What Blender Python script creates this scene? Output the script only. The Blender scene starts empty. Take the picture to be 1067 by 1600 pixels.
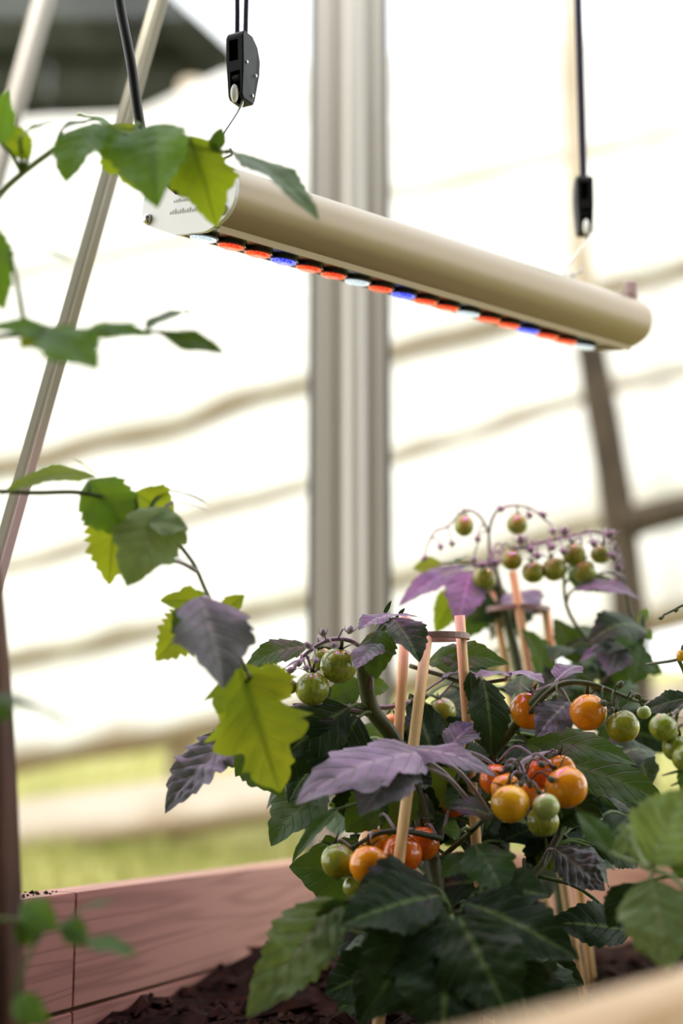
import bpy, bmesh, math, random
from mathutils import Vector, Matrix, noise
random.seed(7)
sc = bpy.context.scene
C = sc.collection
PI = math.pi
# ------------------------------------------------------------------ camera
F_PX, HORIZON = 2400.0, 1230.0
TH = math.atan((HORIZON - 800) / F_PX)
CAM_Z = 1.0
cam = bpy.data.cameras.new('camera')
cam.sensor_fit = 'HORIZONTAL'; cam.sensor_width = 24.0; cam.lens = F_PX / 1067 * 24
cam.clip_start = 0.02; cam.clip_end = 300
cam.dof.use_dof = True; cam.dof.focus_distance = 1.1; cam.dof.aperture_fstop = 2.7
cam.dof.aperture_blades = 0
co = bpy.data.objects.new('camera', cam); C.objects.link(co)
co.location = (0, 0, CAM_Z); co.rotation_euler = (PI / 2 + TH, 0, 0)
sc.camera = co
# ------------------------------------------------------------------ light
sc.view_settings.view_transform = 'Standard'; sc.view_settings.look = 'None'
sc.view_settings.gamma = 1; sc.view_settings.use_curve_mapping = False
sc.view_settings.exposure = 0.8
sc.cycles.use_denoising = True
sc.cycles.transparent_max_bounces = 16
w = bpy.data.worlds.new('sky'); sc.world = w; w.use_nodes = True
wn, wl = w.node_tree.nodes, w.node_tree.links
bg = wn['Background']; bg.inputs[1].default_value = 1.5
tc = wn.new('ShaderNodeTexCoord'); sp = wn.new('ShaderNodeSeparateXYZ'); cr = wn.new('ShaderNodeValToRGB')
wl.new(tc.outputs['Generated'], sp.inputs[0]); wl.new(sp.outputs[2], cr.inputs[0]); wl.new(cr.outputs[0], bg.inputs[0])
cr.color_ramp.elements[0].position = 0.0; cr.color_ramp.elements[0].color = (0.97, 0.97, 0.97, 1)
cr.color_ramp.elements[1].position = 1.0; cr.color_ramp.elements[1].color = (0.90, 0.94, 1.0, 1)
sun = bpy.data.lights.new('sun', 'SUN'); sun.energy = 1.55; sun.angle = math.radians(4); sun.color = (1, 0.93, 0.82)
so = bpy.data.objects.new('sun', sun); C.objects.link(so)
so.rotation_euler = Vector((0.45, 0.55, -1.0)).to_track_quat('-Z', 'Y').to_euler()   # high, from the left behind the camera

# ------------------------------------------------------------------ helpers
_c, _s = math.cos(TH), math.sin(TH)
def P(px, py, d):
    """world point seen at photo pixel px, py, d metres ahead of the camera"""
    u = 800 - py
    r = Vector((px - 533.5, F_PX * _c - u * _s, F_PX * _s + u * _c))
    return r * (d / r.y) + Vector((0, 0, CAM_Z))
def mat(name, col=(.5, .5, .5), rough=.5, metal=0.0, **kw):
    m = bpy.data.materials.new(name); m.use_nodes = True
    b = m.node_tree.nodes['Principled BSDF']
    b.inputs['Base Color'].default_value = (*col, 1); b.inputs['Roughness'].default_value = rough; b.inputs['Metallic'].default_value = metal
    for k, v in kw.items(): b.inputs[k.replace('_', ' ')].default_value = v
    return m
def nt(m): return m.node_tree.nodes, m.node_tree.links, m.node_tree.nodes['Principled BSDF']
def noisy(m, c1, c2, scale=8, detail=4, coord='Object', vec_scale=(1, 1, 1), bump=0.0, bscale=None, lo=.35, hi=.65):
    n, l, b = nt(m)
    t = n.new('ShaderNodeTexCoord'); mp = n.new('ShaderNodeMapping'); mp.inputs['Scale'].default_value = vec_scale
    l.new(t.outputs[coord], mp.inputs[0])
    nz = n.new('ShaderNodeTexNoise'); nz.inputs['Scale'].default_value = scale; nz.inputs['Detail'].default_value = detail
    l.new(mp.outputs[0], nz.inputs['Vector'])
    r = n.new('ShaderNodeValToRGB'); r.color_ramp.elements[0].position = lo; r.color_ramp.elements[1].position = hi
    r.color_ramp.elements[0].color = (*c1, 1); r.color_ramp.elements[1].color = (*c2, 1)
    l.new(nz.outputs[0], r.inputs[0]); l.new(r.outputs[0], b.inputs['Base Color'])
    if bump:
        bp = n.new('ShaderNodeBump'); bp.inputs['Strength'].default_value = bump; bp.inputs['Distance'].default_value = .004
        l.new(nz.outputs[0], bp.inputs['Height']); l.new(bp.outputs[0], b.inputs['Normal'])
    return m
def obj(name, me, m=None, parent=None, loc=None):
    o = bpy.data.objects.new(name, me); C.objects.link(o)
    if m is not None and not me.materials: me.materials.append(m)
    if loc is not None: o.location = loc
    if parent is not None:
        o.parent = parent
        o.matrix_parent_inverse = Matrix.Translation(-wloc(parent))
    return o
def wloc(o):
    v = o.location.copy(); 
    return v
def child_of_mesh(name, me, m, parent):      # parent's own local space
    o = bpy.data.objects.new(name, me); C.objects.link(o)
    if m is not None and not me.materials: me.materials.append(m)
    o.parent = parent; return o
def thing(name, label, cat, loc=(0, 0, 0), group=None):
    o = bpy.data.objects.new(name, None); C.objects.link(o); o.location = loc; o.empty_display_size = .02
    o['label'] = label; o['category'] = cat
    if group: o['group'] = group
    return o
def tag(o, label, cat, group=None, kind=None):
    o['label'] = label; o['category'] = cat
    if group: o['group'] = group
    if kind: o['kind'] = kind
    return o
def struct(o, label, cat): return tag(o, label, cat, kind='structure')
def mesh(name, V, F, smooth=True, uv=None):
    me = bpy.data.meshes.new(name); me.from_pydata([tuple(v) for v in V], [], F); me.update()
    if smooth:
        for p in me.polygons: p.use_smooth = True
    if uv is not None:
        l = me.uv_layers.new(name='UVMap')
        for i, lp in enumerate(me.loops): l.data[i].uv = uv[lp.vertex_index]
    return me
def from_bm(name, bm, smooth=False):
    me = bpy.data.meshes.new(name); bmesh.ops.recalc_face_normals(bm, faces=bm.faces); bm.to_mesh(me); bm.free()
    if smooth:
        for p in me.polygons: p.use_smooth = True
    return me
def catmull(pts, n=6):
    pts = [Vector(p) for p in pts]
    if len(pts) < 3: return [pts[0].lerp(pts[-1], i / n) for i in range(n + 1)]
    out = []
    q = [pts[0] * 2 - pts[1]] + pts + [pts[-1] * 2 - pts[-2]]
    for i in range(1, len(q) - 2):
        for k in range(n):
            t = k / n; a, b, c, d = q[i - 1], q[i], q[i + 1], q[i + 2]
            out.append(.5 * (2 * b + (c - a) * t + (2 * a - 5 * b + 4 * c - d) * t * t + (3 * b - a - 3 * c + d) * t ** 3))
    out.append(pts[-1]); return out
def tube_vf(pts, r0, r1=None, n=8, V=None, F=None, smooth=6):
    """append a tube along pts to V, F"""
    if V is None: V, F = [], []
    r1 = r0 if r1 is None else r1
    pts = catmull(pts, smooth) if smooth else [Vector(p) for p in pts]
    up = Vector((.3, .2, 1)); base = len(V); m = len(pts); pa = None
    for i, p in enumerate(pts):
        t = (pts[min(i + 1, m - 1)] - pts[max(i - 1, 0)])
        t = t.normalized() if t.length > 1e-9 else Vector((0, 0, 1))
        a = (pa - t * pa.dot(t)) if pa is not None else t.cross(up)
        if a.length < .05: a = t.cross(Vector((1, 0, 0)))
        a.normalize(); b = t.cross(a); pa = a
        r = r0(i / (m - 1)) if callable(r0) else r0 + (r1 - r0) * i / (m - 1)
        for k in range(n):
            g = 2 * PI * k / n; V.append(p + a * (math.cos(g) * r) + b * (math.sin(g) * r))
    for i in range(m - 1):
        for k in range(n):
            k2 = (k + 1) % n
            F.append((base + i * n + k, base + i * n + k2, base + (i + 1) * n + k2, base + (i + 1) * n + k))
    F.append(tuple(base + k for k in range(n))[::-1]); F.append(tuple(base + (m - 1) * n + k for k in range(n)))
    return V, F
def tube(name, pts, r0, r1=None, m=None, parent=None, n=8, smooth=6):
    pts = [Vector(p) for p in pts]; o0 = pts[0].copy()
    V, F = tube_vf([p - o0 for p in pts], r0, r1, n, None, None, smooth)
    return obj(name, mesh(name, V, F), m, parent, o0)
def prism(name, poly, vec, m=None, parent=None, bevel=0.0, loc=None, smooth=False):
    """closed polygon of 3D points pushed along vec"""
    bm = bmesh.new(); vec = Vector(vec); loc = Vector(loc) if loc is not None else Vector(poly[0])
    a = [bm.verts.new(Vector(p) - loc) for p in poly]; b = [bm.verts.new(Vector(p) + vec - loc) for p in poly]
    bm.faces.new(a); bm.faces.new(b[::-1]); n = len(a)
    for i in range(n): bm.faces.new((a[i], b[i], b[(i + 1) % n], a[(i + 1) % n]))
    bmesh.ops.recalc_face_normals(bm, faces=bm.faces)
    if bevel: bmesh.ops.bevel(bm, geom=list(bm.edges), offset=bevel, segments=2, affect='EDGES', profile=.5)
    return obj(name, from_bm(name, bm, smooth), m, parent, loc)
def disc_vf(c, ax, ay, rx, ry, n, V, F):
    b = len(V); V.append(c)
    for k in range(n):
        g = 2 * PI * k / n; V.append(c + ax * (rx * math.cos(g)) + ay * (ry * math.sin(g)))
    for k in range(n): F.append((b, b + 1 + k, b + 1 + (k + 1) % n))

# ------------------------------------------------------------------ materials
M = {}
M['alu'] = mat('brushed_aluminium', (.50, .47, .42), .4, .5)
M['alu_brace'] = mat('brace_aluminium', (.56, .53, .43), .4, .25)
M['gasket'] = mat('rubber_gasket', (.035, .035, .04), .6)
M['black'] = mat('black_plastic', (.007, .007, .0075), .45, Specular_IOR_Level=.25)
M['cord'] = noisy(mat('black_cord', (.01, .008, .02), .7), (.004, .003, .012), (.02, .016, .07), 900)
M['cable'] = mat('black_cable', (.012, .012, .012), .45)
M['steel'] = mat('zinc_steel', (.6, .6, .58), .25, .9)
M['white_plastic'] = mat('white_fitting', (.85, .84, .8), .35)
M['bar'] = mat('champagne_anodised', (.47, .385, .275), .42, .3)
M['plate'] = mat('white_end_plate', (.80, .79, .76), .35, .1)
M['print'] = mat('grey_print', (.5, .49, .48), .6)
M['cup'] = mat('black_reflector', (.006, .006, .006), .25)
def led(name, core, rim, s):
    m = mat(name, (.02, .02, .02), .2); n, l, b = nt(m)
    t = n.new('ShaderNodeTexCoord'); g = n.new('ShaderNodeTexNoise'); g.inputs['Scale'].default_value = 4.0; g.inputs['Detail'].default_value = 3
    l.new(t.outputs['Object'], g.inputs['Vector'])
    mp = n.new('ShaderNodeMapping'); mp.inputs['Scale'].default_value = (120, 120, 120); l.new(t.outputs['Object'], mp.inputs[0]); l.new(mp.outputs[0], g.inputs['Vector'])
    r = n.new('ShaderNodeValToRGB'); r.color_ramp.elements[0].position = .42; r.color_ramp.elements[1].position = .68
    r.color_ramp.elements[0].color = (*rim, 1); r.color_ramp.elements[1].color = (*core, 1)
    l.new(g.outputs[0], r.inputs[0]); l.new(r.outputs[0], b.inputs['Emission Color']); b.inputs['Emission Strength'].default_value = s
    return m
M['led_white'] = led('led_white', (.95, 1, 1), (.55, .68, .72), .62)
M['led_red'] = led('led_red', (1.0, .22, .07), (.85, .035, .015), .66)
M['led_blue'] = led('led_blue', (.32, .42, 1.0), (.03, .035, .9), .7)
def wood(name, c1, c2, scale=1.0, along=(1, 12, 12), rough=.65):
    m = mat(name, c1, rough); n, l, b = nt(m)
    t = n.new('ShaderNodeTexCoord'); mp = n.new('ShaderNodeMapping'); mp.inputs['Scale'].default_value = along
    l.new(t.outputs['Object'], mp.inputs[0])
    nz = n.new('ShaderNodeTexNoise'); nz.inputs['Scale'].default_value = 3 * scale; nz.inputs['Detail'].default_value = 1.5
    l.new(mp.outputs[0], nz.inputs['Vector'])
    wv = n.new('ShaderNodeMath'); wv.operation = 'MULTIPLY'; wv.inputs[1].default_value = 8.0; l.new(nz.outputs[0], wv.inputs[0])
    pp = n.new('ShaderNodeMath'); pp.operation = 'PINGPONG'; pp.inputs[1].default_value = .5; l.new(wv.outputs[0], pp.inputs[0])
    r = n.new('ShaderNodeValToRGB'); r.color_ramp.elements[0].color = (*c2, 1); r.color_ramp.elements[1].color = (*c1, 1)
    r.color_ramp.elements[0].position = 0.0; r.color_ramp.elements[1].position = .3
    l.new(pp.outputs[0], r.inputs[0]); l.new(r.outputs[0], b.inputs['Base Color'])
    return m
M['bed'] = wood('larch_board', (.46, .26, .18), (.33, .175, .12), .8, (.7, 17, 17))
M['bed_front'] = wood('pale_larch_board', (.72, .50, .30), (.62, .40, .21), 1.2, (1.2, 9, 9))
M['stake_wood'] = noisy(mat('bamboo_stick', rough=.5), (.76, .46, .18), (.86, .60, .29), 30, 3, 'Object', (3, 3, .4))
M['collar'] = mat('brown_collar', (.34, .22, .2), .5)
M['dark_wood'] = noisy(mat('dark_red_wood', rough=.75), (.035, .012, .006), (.11, .045, .02), 25, 5, 'Object', (4, 4, .5), .4)
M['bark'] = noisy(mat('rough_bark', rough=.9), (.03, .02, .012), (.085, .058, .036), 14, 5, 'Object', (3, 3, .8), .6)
M['pale_wood'] = noisy(mat('pale_post_wood', rough=.8), (.42, .33, .23), (.6, .5, .38), 10, 4, 'Object', (3, 3, .6))  # pale tone, also paints the sunlit look of the upper trunk
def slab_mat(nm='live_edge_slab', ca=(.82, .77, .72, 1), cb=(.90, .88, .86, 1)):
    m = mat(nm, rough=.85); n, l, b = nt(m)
    at = n.new('ShaderNodeAttribute'); at.attribute_name = 'bark'  # brown band painted in for the shade under each slab's lower edge
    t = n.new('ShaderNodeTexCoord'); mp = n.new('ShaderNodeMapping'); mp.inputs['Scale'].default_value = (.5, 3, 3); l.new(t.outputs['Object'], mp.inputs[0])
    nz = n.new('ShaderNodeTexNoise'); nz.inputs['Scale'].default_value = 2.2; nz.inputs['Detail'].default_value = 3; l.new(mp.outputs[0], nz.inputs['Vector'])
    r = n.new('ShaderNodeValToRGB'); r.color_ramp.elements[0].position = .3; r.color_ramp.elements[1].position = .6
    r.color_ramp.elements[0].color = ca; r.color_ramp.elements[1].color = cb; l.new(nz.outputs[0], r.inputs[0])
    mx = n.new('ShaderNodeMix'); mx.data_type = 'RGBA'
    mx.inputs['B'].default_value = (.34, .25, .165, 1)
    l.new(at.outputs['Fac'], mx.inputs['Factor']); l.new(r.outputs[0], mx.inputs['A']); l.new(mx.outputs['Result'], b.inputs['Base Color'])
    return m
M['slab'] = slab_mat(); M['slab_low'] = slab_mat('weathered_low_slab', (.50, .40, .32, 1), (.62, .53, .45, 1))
M['soil'] = noisy(mat('dark_soil', rough=.95), (.005, .003, .002), (.026, .012, .007), 60, 6, 'Object', (1, 1, 1), .8)
M['chip'] = noisy(mat('bark_chip', rough=.9), (.008, .004, .003), (.045, .018, .010), 40, 3)
for k in ('soil', 'chip'): M[k].node_tree.nodes['Principled BSDF'].inputs['Specular IOR Level'].default_value = .08
M['turf'] = noisy(mat('meadow_turf', rough=.9), (.26, .26, .06), (.42, .39, .13), 3, 5)
M['blade'] = noisy(mat('grass_blade', rough=.6), (.24, .26, .05), (.46, .42, .14), 1.3, 2)
M['roof_dark'] = noisy(mat('mossy_roof', rough=.9), (.012, .014, .008), (.028, .03, .02), 2.2, 4)
M['gable'] = noisy(mat('weathered_gable', rough=.9), (.026, .029, .017), (.055, .058, .042), 1.6, 4)
for k in ('roof_dark', 'gable'): M[k].node_tree.nodes['Principled BSDF'].inputs['Specular IOR Level'].default_value = .05
M['floor'] = noisy(mat('greenhouse_floor', rough=.9), (.2, .18, .15), (.3, .28, .24), 6)
M['shade_panel'] = noisy(mat('dark_shade_panel', rough=.9), (.05, .04, .03), (.09, .075, .055), 4, 3, 'Object', (1, 1, 6))  # for the added wall and roof that shade the bed
def glass():
    m = bpy.data.materials.new('greenhouse_glass'); m.use_nodes = True; n, l = m.node_tree.nodes, m.node_tree.links; n.clear()
    o = n.new('ShaderNodeOutputMaterial'); t = n.new('ShaderNodeBsdfTransparent'); t.inputs[0].default_value = (.98, .99, .98, 1)
    g = n.new('ShaderNodeBsdfGlossy'); g.inputs['Roughness'].default_value = .03; mx = n.new('ShaderNodeMixShader'); mx.inputs[0].default_value = .035
    l.new(t.outputs[0], mx.inputs[1]); l.new(g.outputs[0], mx.inputs[2]); l.new(mx.outputs[0], o.inputs[0]); return m
M['glass'] = glass()
def leafmat(name, c1, c2, vein, transl, tcol, rough=.42, spec=.45, sheen=.25):
    m = mat(name, c1, rough); n, l, b = nt(m)
    b.inputs['Specular IOR Level'].default_value = spec * .45
    b.inputs['Sheen Weight'].default_value = sheen * .4; b.inputs['Sheen Roughness'].default_value = .4
    uvn = n.new('ShaderNodeUVMap'); s = n.new('ShaderNodeSeparateXYZ'); l.new(uvn.outputs[0], s.inputs[0])
    def ma(op, a, bb=None, clamp=False):
        q = n.new('ShaderNodeMath'); q.operation = op; q.use_clamp = clamp
        for i, x in enumerate((a, bb)):
            if x is None: continue
            if isinstance(x, (int, float)): q.inputs[i].default_value = x
            else: l.new(x, q.inputs[i])
        return q.outputs[0]
    u = ma('ABSOLUTE', s.outputs[0]); v = s.outputs[1]
    f = ma('SUBTRACT', ma('MULTIPLY', v, 7.0), ma('MULTIPLY', u, 1.6))
    dd = ma('MULTIPLY', ma('ABSOLUTE', ma('SUBTRACT', ma('FRACT', ma('ADD', f, 4.0)), .5)), 2.0)
    lat = ma('MULTIPLY', ma('SUBTRACT', dd, .84, ), 4.0, True)
    mid = ma('SUBTRACT', 1.0, ma('MULTIPLY', u, 8.0), True)
    vn = ma('MAXIMUM', mid, ma('MULTIPLY', lat, .45))
    t = n.new('ShaderNodeTexCoord'); oi = n.new('ShaderNodeObjectInfo')
    nz = n.new('ShaderNodeTexNoise'); nz.inputs['Scale'].default_value = 55; nz.inputs['Detail'].default_value = 3; l.new(t.outputs['Object'], nz.inputs['Vector'])
    fac = ma('ADD', ma('MULTIPLY', ma('SUBTRACT', nz.outputs[0], .5), 2.0), oi.outputs['Random'], True)
    a = n.new('ShaderNodeMix'); a.data_type = 'RGBA'; a.inputs['A'].default_value = (*c1, 1); a.inputs['B'].default_value = (*c2, 1); l.new(fac, a.inputs['Factor'])
    q = n.new('ShaderNodeMix'); q.data_type = 'RGBA'; q.inputs['B'].default_value = (*vein, 1); l.new(a.outputs['Result'], q.inputs['A']); l.new(vn, q.inputs['Factor'])
    l.new(q.outputs['Result'], b.inputs['Base Color'])
    bp = n.new('ShaderNodeBump'); bp.inputs['Strength'].default_value = .8; bp.inputs['Distance'].default_value = .0028
    h = ma('ADD', ma('MULTIPLY', nz.outputs[0], 1.0), ma('MULTIPLY', lat, -.5)); l.new(h, bp.inputs['Height']); l.new(bp.outputs[0], b.inputs['Normal'])
    tr = n.new('ShaderNodeBsdfTranslucent'); tr.inputs[0].default_value = (*tcol, 1)
    tq = n.new('ShaderNodeMix'); tq.data_type = 'RGBA'; tq.inputs['A'].default_value = (*tcol, 1); tq.inputs['B'].default_value = (tcol[0] * .55, tcol[1] * .6, tcol[2] * .5, 1)
    l.new(vn, tq.inputs['Factor']); l.new(tq.outputs['Result'], tr.inputs[0])
    mx = n.new('ShaderNodeMixShader'); mx.inputs[0].default_value = transl
    out = n['Material Output']; l.new(b.outputs[0], mx.inputs[1]); l.new(tr.outputs[0], mx.inputs[2]); l.new(mx.outputs[0], out.inputs[0])
    return m
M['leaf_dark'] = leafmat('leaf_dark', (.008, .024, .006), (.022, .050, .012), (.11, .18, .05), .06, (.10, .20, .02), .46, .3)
M['leaf_mid'] = leafmat('leaf_mid', (.022, .062, .014), (.045, .10, .024), (.12, .19, .06), .25, (.20, .34, .02))
M['leaf_lime'] = leafmat('leaf_lime', (.10, .17, .015), (.14, .21, .02), (.13, .19, .03), .5, (.40, .50, .02), .45)
M['leaf_fresh'] = leafmat('leaf_fresh', (.05, .14, .03), (.09, .20, .05), (.16, .26, .08), .35, (.28, .48, .03), .45)
M['leaf_pale'] = leafmat('leaf_pale', (.16, .25, .09), (.24, .33, .14), (.36, .43, .22), .25, (.3, .42, .06), .5)
M['leaf_led_lit'] = leafmat('leaf_led_lit', (.085, .085, .098), (.23, .215, .25), (.36, .34, .34), .12, (.12, .17, .06), .5, .6, .8)  # violet glow of the grow light put into the leaf colour
M['stem'] = noisy(mat('green_stem', rough=.5), (.05, .07, .02), (.10, .12, .04), 60)
M['stem_light'] = noisy(mat('light_green_stem', rough=.5), (.14, .22, .05), (.2, .28, .08), 60)
M['stem_purple'] = noisy(mat('fuzzy_purple_stalk', rough=.6, Sheen_Weight=.8), (.13, .10, .11), (.24, .19, .2), 120)
M['sepal'] = noisy(mat('dark_sepal', rough=.55), (.02, .035, .015), (.05, .07, .03), 80)
def fruit(name, c1, c2, stripes=False, top=None):
    m = mat(name, c1, .17); n, l, b = nt(m)
    b.inputs['Coat Weight'].default_value = .6; b.inputs['Coat Roughness'].default_value = .08
    b.inputs['Subsurface Weight'].default_value = .15; b.inputs['Subsurface Radius'].default_value = (.006, .003, .001); b.inputs['Subsurface Scale'].default_value = .5
    t = n.new('ShaderNodeTexCoord'); mp = n.new('ShaderNodeMapping'); mp.inputs['Scale'].default_value = (3.5, 3.5, .8) if stripes else (1, 1, 1); l.new(t.outputs['Object'], mp.inputs[0])
    nz = n.new('ShaderNodeTexNoise'); nz.inputs['Scale'].default_value = 1.6 if stripes else 1.2; nz.inputs['Detail'].default_value = 3; l.new(mp.outputs[0], nz.inputs['Vector'])
    r = n.new('ShaderNodeValToRGB'); r.color_ramp.elements[0].position = .38; r.color_ramp.elements[1].position = .62
    r.color_ramp.elements[0].color = (*c1, 1); r.color_ramp.elements[1].color = (*c2, 1); l.new(nz.outputs[0], r.inputs[0])
    last = r.outputs[0]
    if top:
        s = n.new('ShaderNodeSeparateXYZ'); l.new(t.outputs['Object'], s.inputs[0])
        mr = n.new('ShaderNodeMapRange'); mr.inputs['From Min'].default_value = -.2; mr.inputs['From Max'].default_value = .95; l.new(s.outputs[2], mr.inputs['Value'])
        q = n.new('ShaderNodeMix'); q.data_type = 'RGBA'; q.inputs['B'].default_value = (*top, 1); l.new(last, q.inputs['A']); l.new(mr.outputs[0], q.inputs['Factor']); last = q.outputs['Result']
    l.new(last, b.inputs['Base Color']); return m
M['fr_orange'] = fruit('ripe_orange', (.93, .30, .006), (.97, .38, .008))
M['fr_red'] = fruit('ripe_red_orange', (.78, .14, .006), (.86, .20, .008))
M['fr_yellow'] = fruit('ripe_yellow', (.95, .46, .01), (.97, .56, .015))
M['fr_green'] = fruit('striped_green', (.20, .27, .03), (.36, .41, .045), True)
M['fr_turning'] = fruit('turning_yellow_green', (.38, .36, .02), (.28, .32, .03), True, (.24, .30, .05))
M['fr_pale'] = fruit('pale_green', (.44, .54, .17), (.38, .50, .13), False, (.5, .58, .26))

# ------------------------------------------------------------------ ground and background
GZ = lambda x, y: .52 + .30 * min(max((y - 2.2) / 2.2, 0), 1) + .13 * max(y - 4.7, 0) + .02 * math.sin(x * 2.1 + y)
V, F = [], []
nx, ny = 40, 50
for j in range(ny + 1):
    y = -1.5 + 16 * (j / ny)
    for i in range(nx + 1):
        x = -8 + 16 * i / nx; V.append((x, y, GZ(x, y)))
for j in range(ny):
    for i in range(nx): a = j * (nx + 1) + i; F.append((a, a + 1, a + nx + 2, a + nx + 1))
struct(obj('ground', mesh('ground', V, F), M['turf']), 'grassy ground rising behind the fence', 'ground')
V, F = [], []
for k in range(9000):
    y = random.uniform(2.4, 7.5) if k % 3 else random.uniform(3.4, 4.6); x = random.uniform(-.32, .34) * y
    z = GZ(x, y); h = random.uniform(.03, .085); a = random.uniform(0, PI); dx, dy = math.cos(a) * .004, math.sin(a) * .004
    lx, ly = random.uniform(-.03, .03), random.uniform(-.03, .03); b = len(V)
    V += [(x - dx, y - dy, z - .01), (x + dx, y + dy, z - .01), (x + lx * .4 + dx * .7, y + ly * .4, z + h * .6), (x + lx * .4 - dx * .7, y + ly * .4, z + h * .6), (x + lx, y + ly, z + h)]
    F += [(b, b + 1, b + 2, b + 3), (b + 3, b + 2, b + 4)]
tag(obj('grass', mesh('grass', V, F), M['blade']), 'short yellow-green grass growing outside the greenhouse', 'grass', kind='stuff')

FY = 4.5
fence = thing('board_fence', 'sunlit pale board fence of wavy live-edge slabs beyond the glass', 'fence', (0, FY, .8))
def interp(pts, x):
    for (x0, y0), (x1, y1) in zip(pts, pts[1:]):
        if x <= x1: break
    t = (x - x0) / (x1 - x0); return y0 + (y1 - y0) * t
EDGES = [  # height profile of each slab's edge, top to bottom, and how much brown shade is painted on its lower edge (px of the photo, mapped onto the fence plane)
    [(-700, 330), (0, 200), (200, 190), (340, 125), (620, 100), (900, 76), (1067, 62), (1900, 20)],
    [(-700, 400), (0, 290), (620, 195), (1067, 150), (1900, 60)],
    [(-700, 560), (0, 445), (620, 310), (1067, 220), (1900, 60)],
    [(-700, 780), (0, 598), (290, 500), (620, 425), (1067, 300), (1900, 80)],
    [(-700, 930), (0, 745), (160, 708), (290, 680), (380, 642), (470, 618), (620, 566), (850, 503), (1067, 440), (1900, 220)],
    [(-700, 1090), (0, 913), (300, 832), (470, 788), (620, 740), (900, 650), (1067, 602), (1900, 380)],
    [(-700, 1170), (0, 1050), (300, 993), (470, 958), (620, 925), (980, 820), (1067, 795), (1900, 560)],
    [(-700, 1330), (20, 1212), (470, 1130), (1000, 995), (1200, 950), (1900, 800)],
]
LOW = [[(-700, 1380), (20, 1268), (470, 1205), (1000, 1090), (1900, 900)], [(-700, 1460), (20, 1345), (470, 1280), (1000, 1160), (1900, 980)]]
EDGE_SHADE = [.05, .10, .2, .8, 1, .9, .9, 1.0]  # strength of the brown edge shade painted on each slab
def slab(top, bot, bark, band, bulge, seed, y0, m_=None):  # bark: strength of the brown shade painted along the lower edge
    nxs, nv = 90, 14; V, F, A = [], [], []
    for i in range(nxs + 1):
        px = -700 + 2600 * i / nxs
        wob = 5 * noise.noise(Vector((px * .008, seed * 3.1, 0)))
        zt = P(px, interp(top, px) - 14, FY).z; zb = P(px, interp(bot, px) + wob, FY).z; x = P(px, 900, FY).x
        for j in range(nv + 1):
            v = j / nv
            # front face from the top down, rounding under at the lower edge, then the flat back
            z = zb + (zt - zb) * v; lo = min(v / .28, 1)
            yy = -bulge * (math.sqrt(max(0, 1 - (1 - lo) ** 2))) * (1 - .75 * v) + .006 * noise.noise(Vector((px * .01, v * 4, seed)))
            V.append((x, FY + y0 + yy, z)); bw = band * (.8 + .5 * noise.noise(Vector((px * .013, seed, 2))))
            A.append(bark * max(0, min(1, 1.6 - 1.6 * ((zb + (zt - zb) * v - zb) / bw))))  # painted edge shade, fading upward from the lower edge
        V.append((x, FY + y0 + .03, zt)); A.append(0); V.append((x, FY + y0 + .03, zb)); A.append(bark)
    m = nv + 3
    for i in range(nxs):
        for j in range(m): a, b = i * m + j, i * m + (j + 1) % m; F.append((a, b, b + m, a + m))
    F.append(tuple(range(m))); F.append(tuple(nxs * m + k for k in range(m))[::-1])
    c = Vector((0, FY, V[5][2])); me = mesh('board', [Vector(v) - c for v in V], F)
    at = me.attributes.new('bark', 'FLOAT', 'POINT')  # holds the painted brown edge shade
    for i, a in enumerate(A): at.data[i].value = a
    return obj('board', me, m_ or M['slab'], fence, c)
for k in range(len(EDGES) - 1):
    slab(EDGES[k], EDGES[k + 1], EDGE_SHADE[k + 1], (.04, .04, .04, .045, .075, .085, .075, .12)[k + 1], (.012, .016, .03, .045, .05, .05, .06)[k], k + 1, -.012 * (k % 2))
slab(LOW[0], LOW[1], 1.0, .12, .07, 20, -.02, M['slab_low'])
def trunk(name, pxs, d, r, m, parent=None, seed=1, n=12):
    V, F = tube_vf([P(x, y, d) - P(pxs[0][0], pxs[0][1], d) for x, y in pxs], r[0], r[1], n)
    for i, v in enumerate(V):
        V[i] = v + Vector((noise.noise(Vector((v.z * 3, seed, i % n))), noise.noise(Vector((v.z * 3, seed + 5, i % n))), 0)) * .008
    return obj(name, mesh(name, V, F), m, parent, P(pxs[0][0], pxs[0][1], d))
trunk('post', [(285, 1320), (290, 900), (296, 480), (300, 130)], FY + .12, (.05, .045), M['pale_wood'], fence, 3)
tp = thing('fence_post', 'rough dark brown tree-trunk post at right, coloured pale above as sunlit', 'post', P(988, 1320, 4.1))  # light painted in: dark lower trunk as shaded, pale upper trunk as sunlit
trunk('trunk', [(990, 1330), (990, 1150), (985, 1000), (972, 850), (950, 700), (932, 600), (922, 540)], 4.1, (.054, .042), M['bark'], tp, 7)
trunk('upper_trunk', [(922, 545), (908, 420), (900, 300), (893, 150), (888, -60), (883, -300)], 4.1, (.033, .026), M['pale_wood'], tp, 8)['label'] = 'upper trunk coloured pale as sunlit'
trunk('stub', [(975, 822), (1000, 812), (1067, 795), (1130, 785)], 4.08, (.048, .036), M['bark'], tp, 9)['label'] = 'thick side branch'

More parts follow.
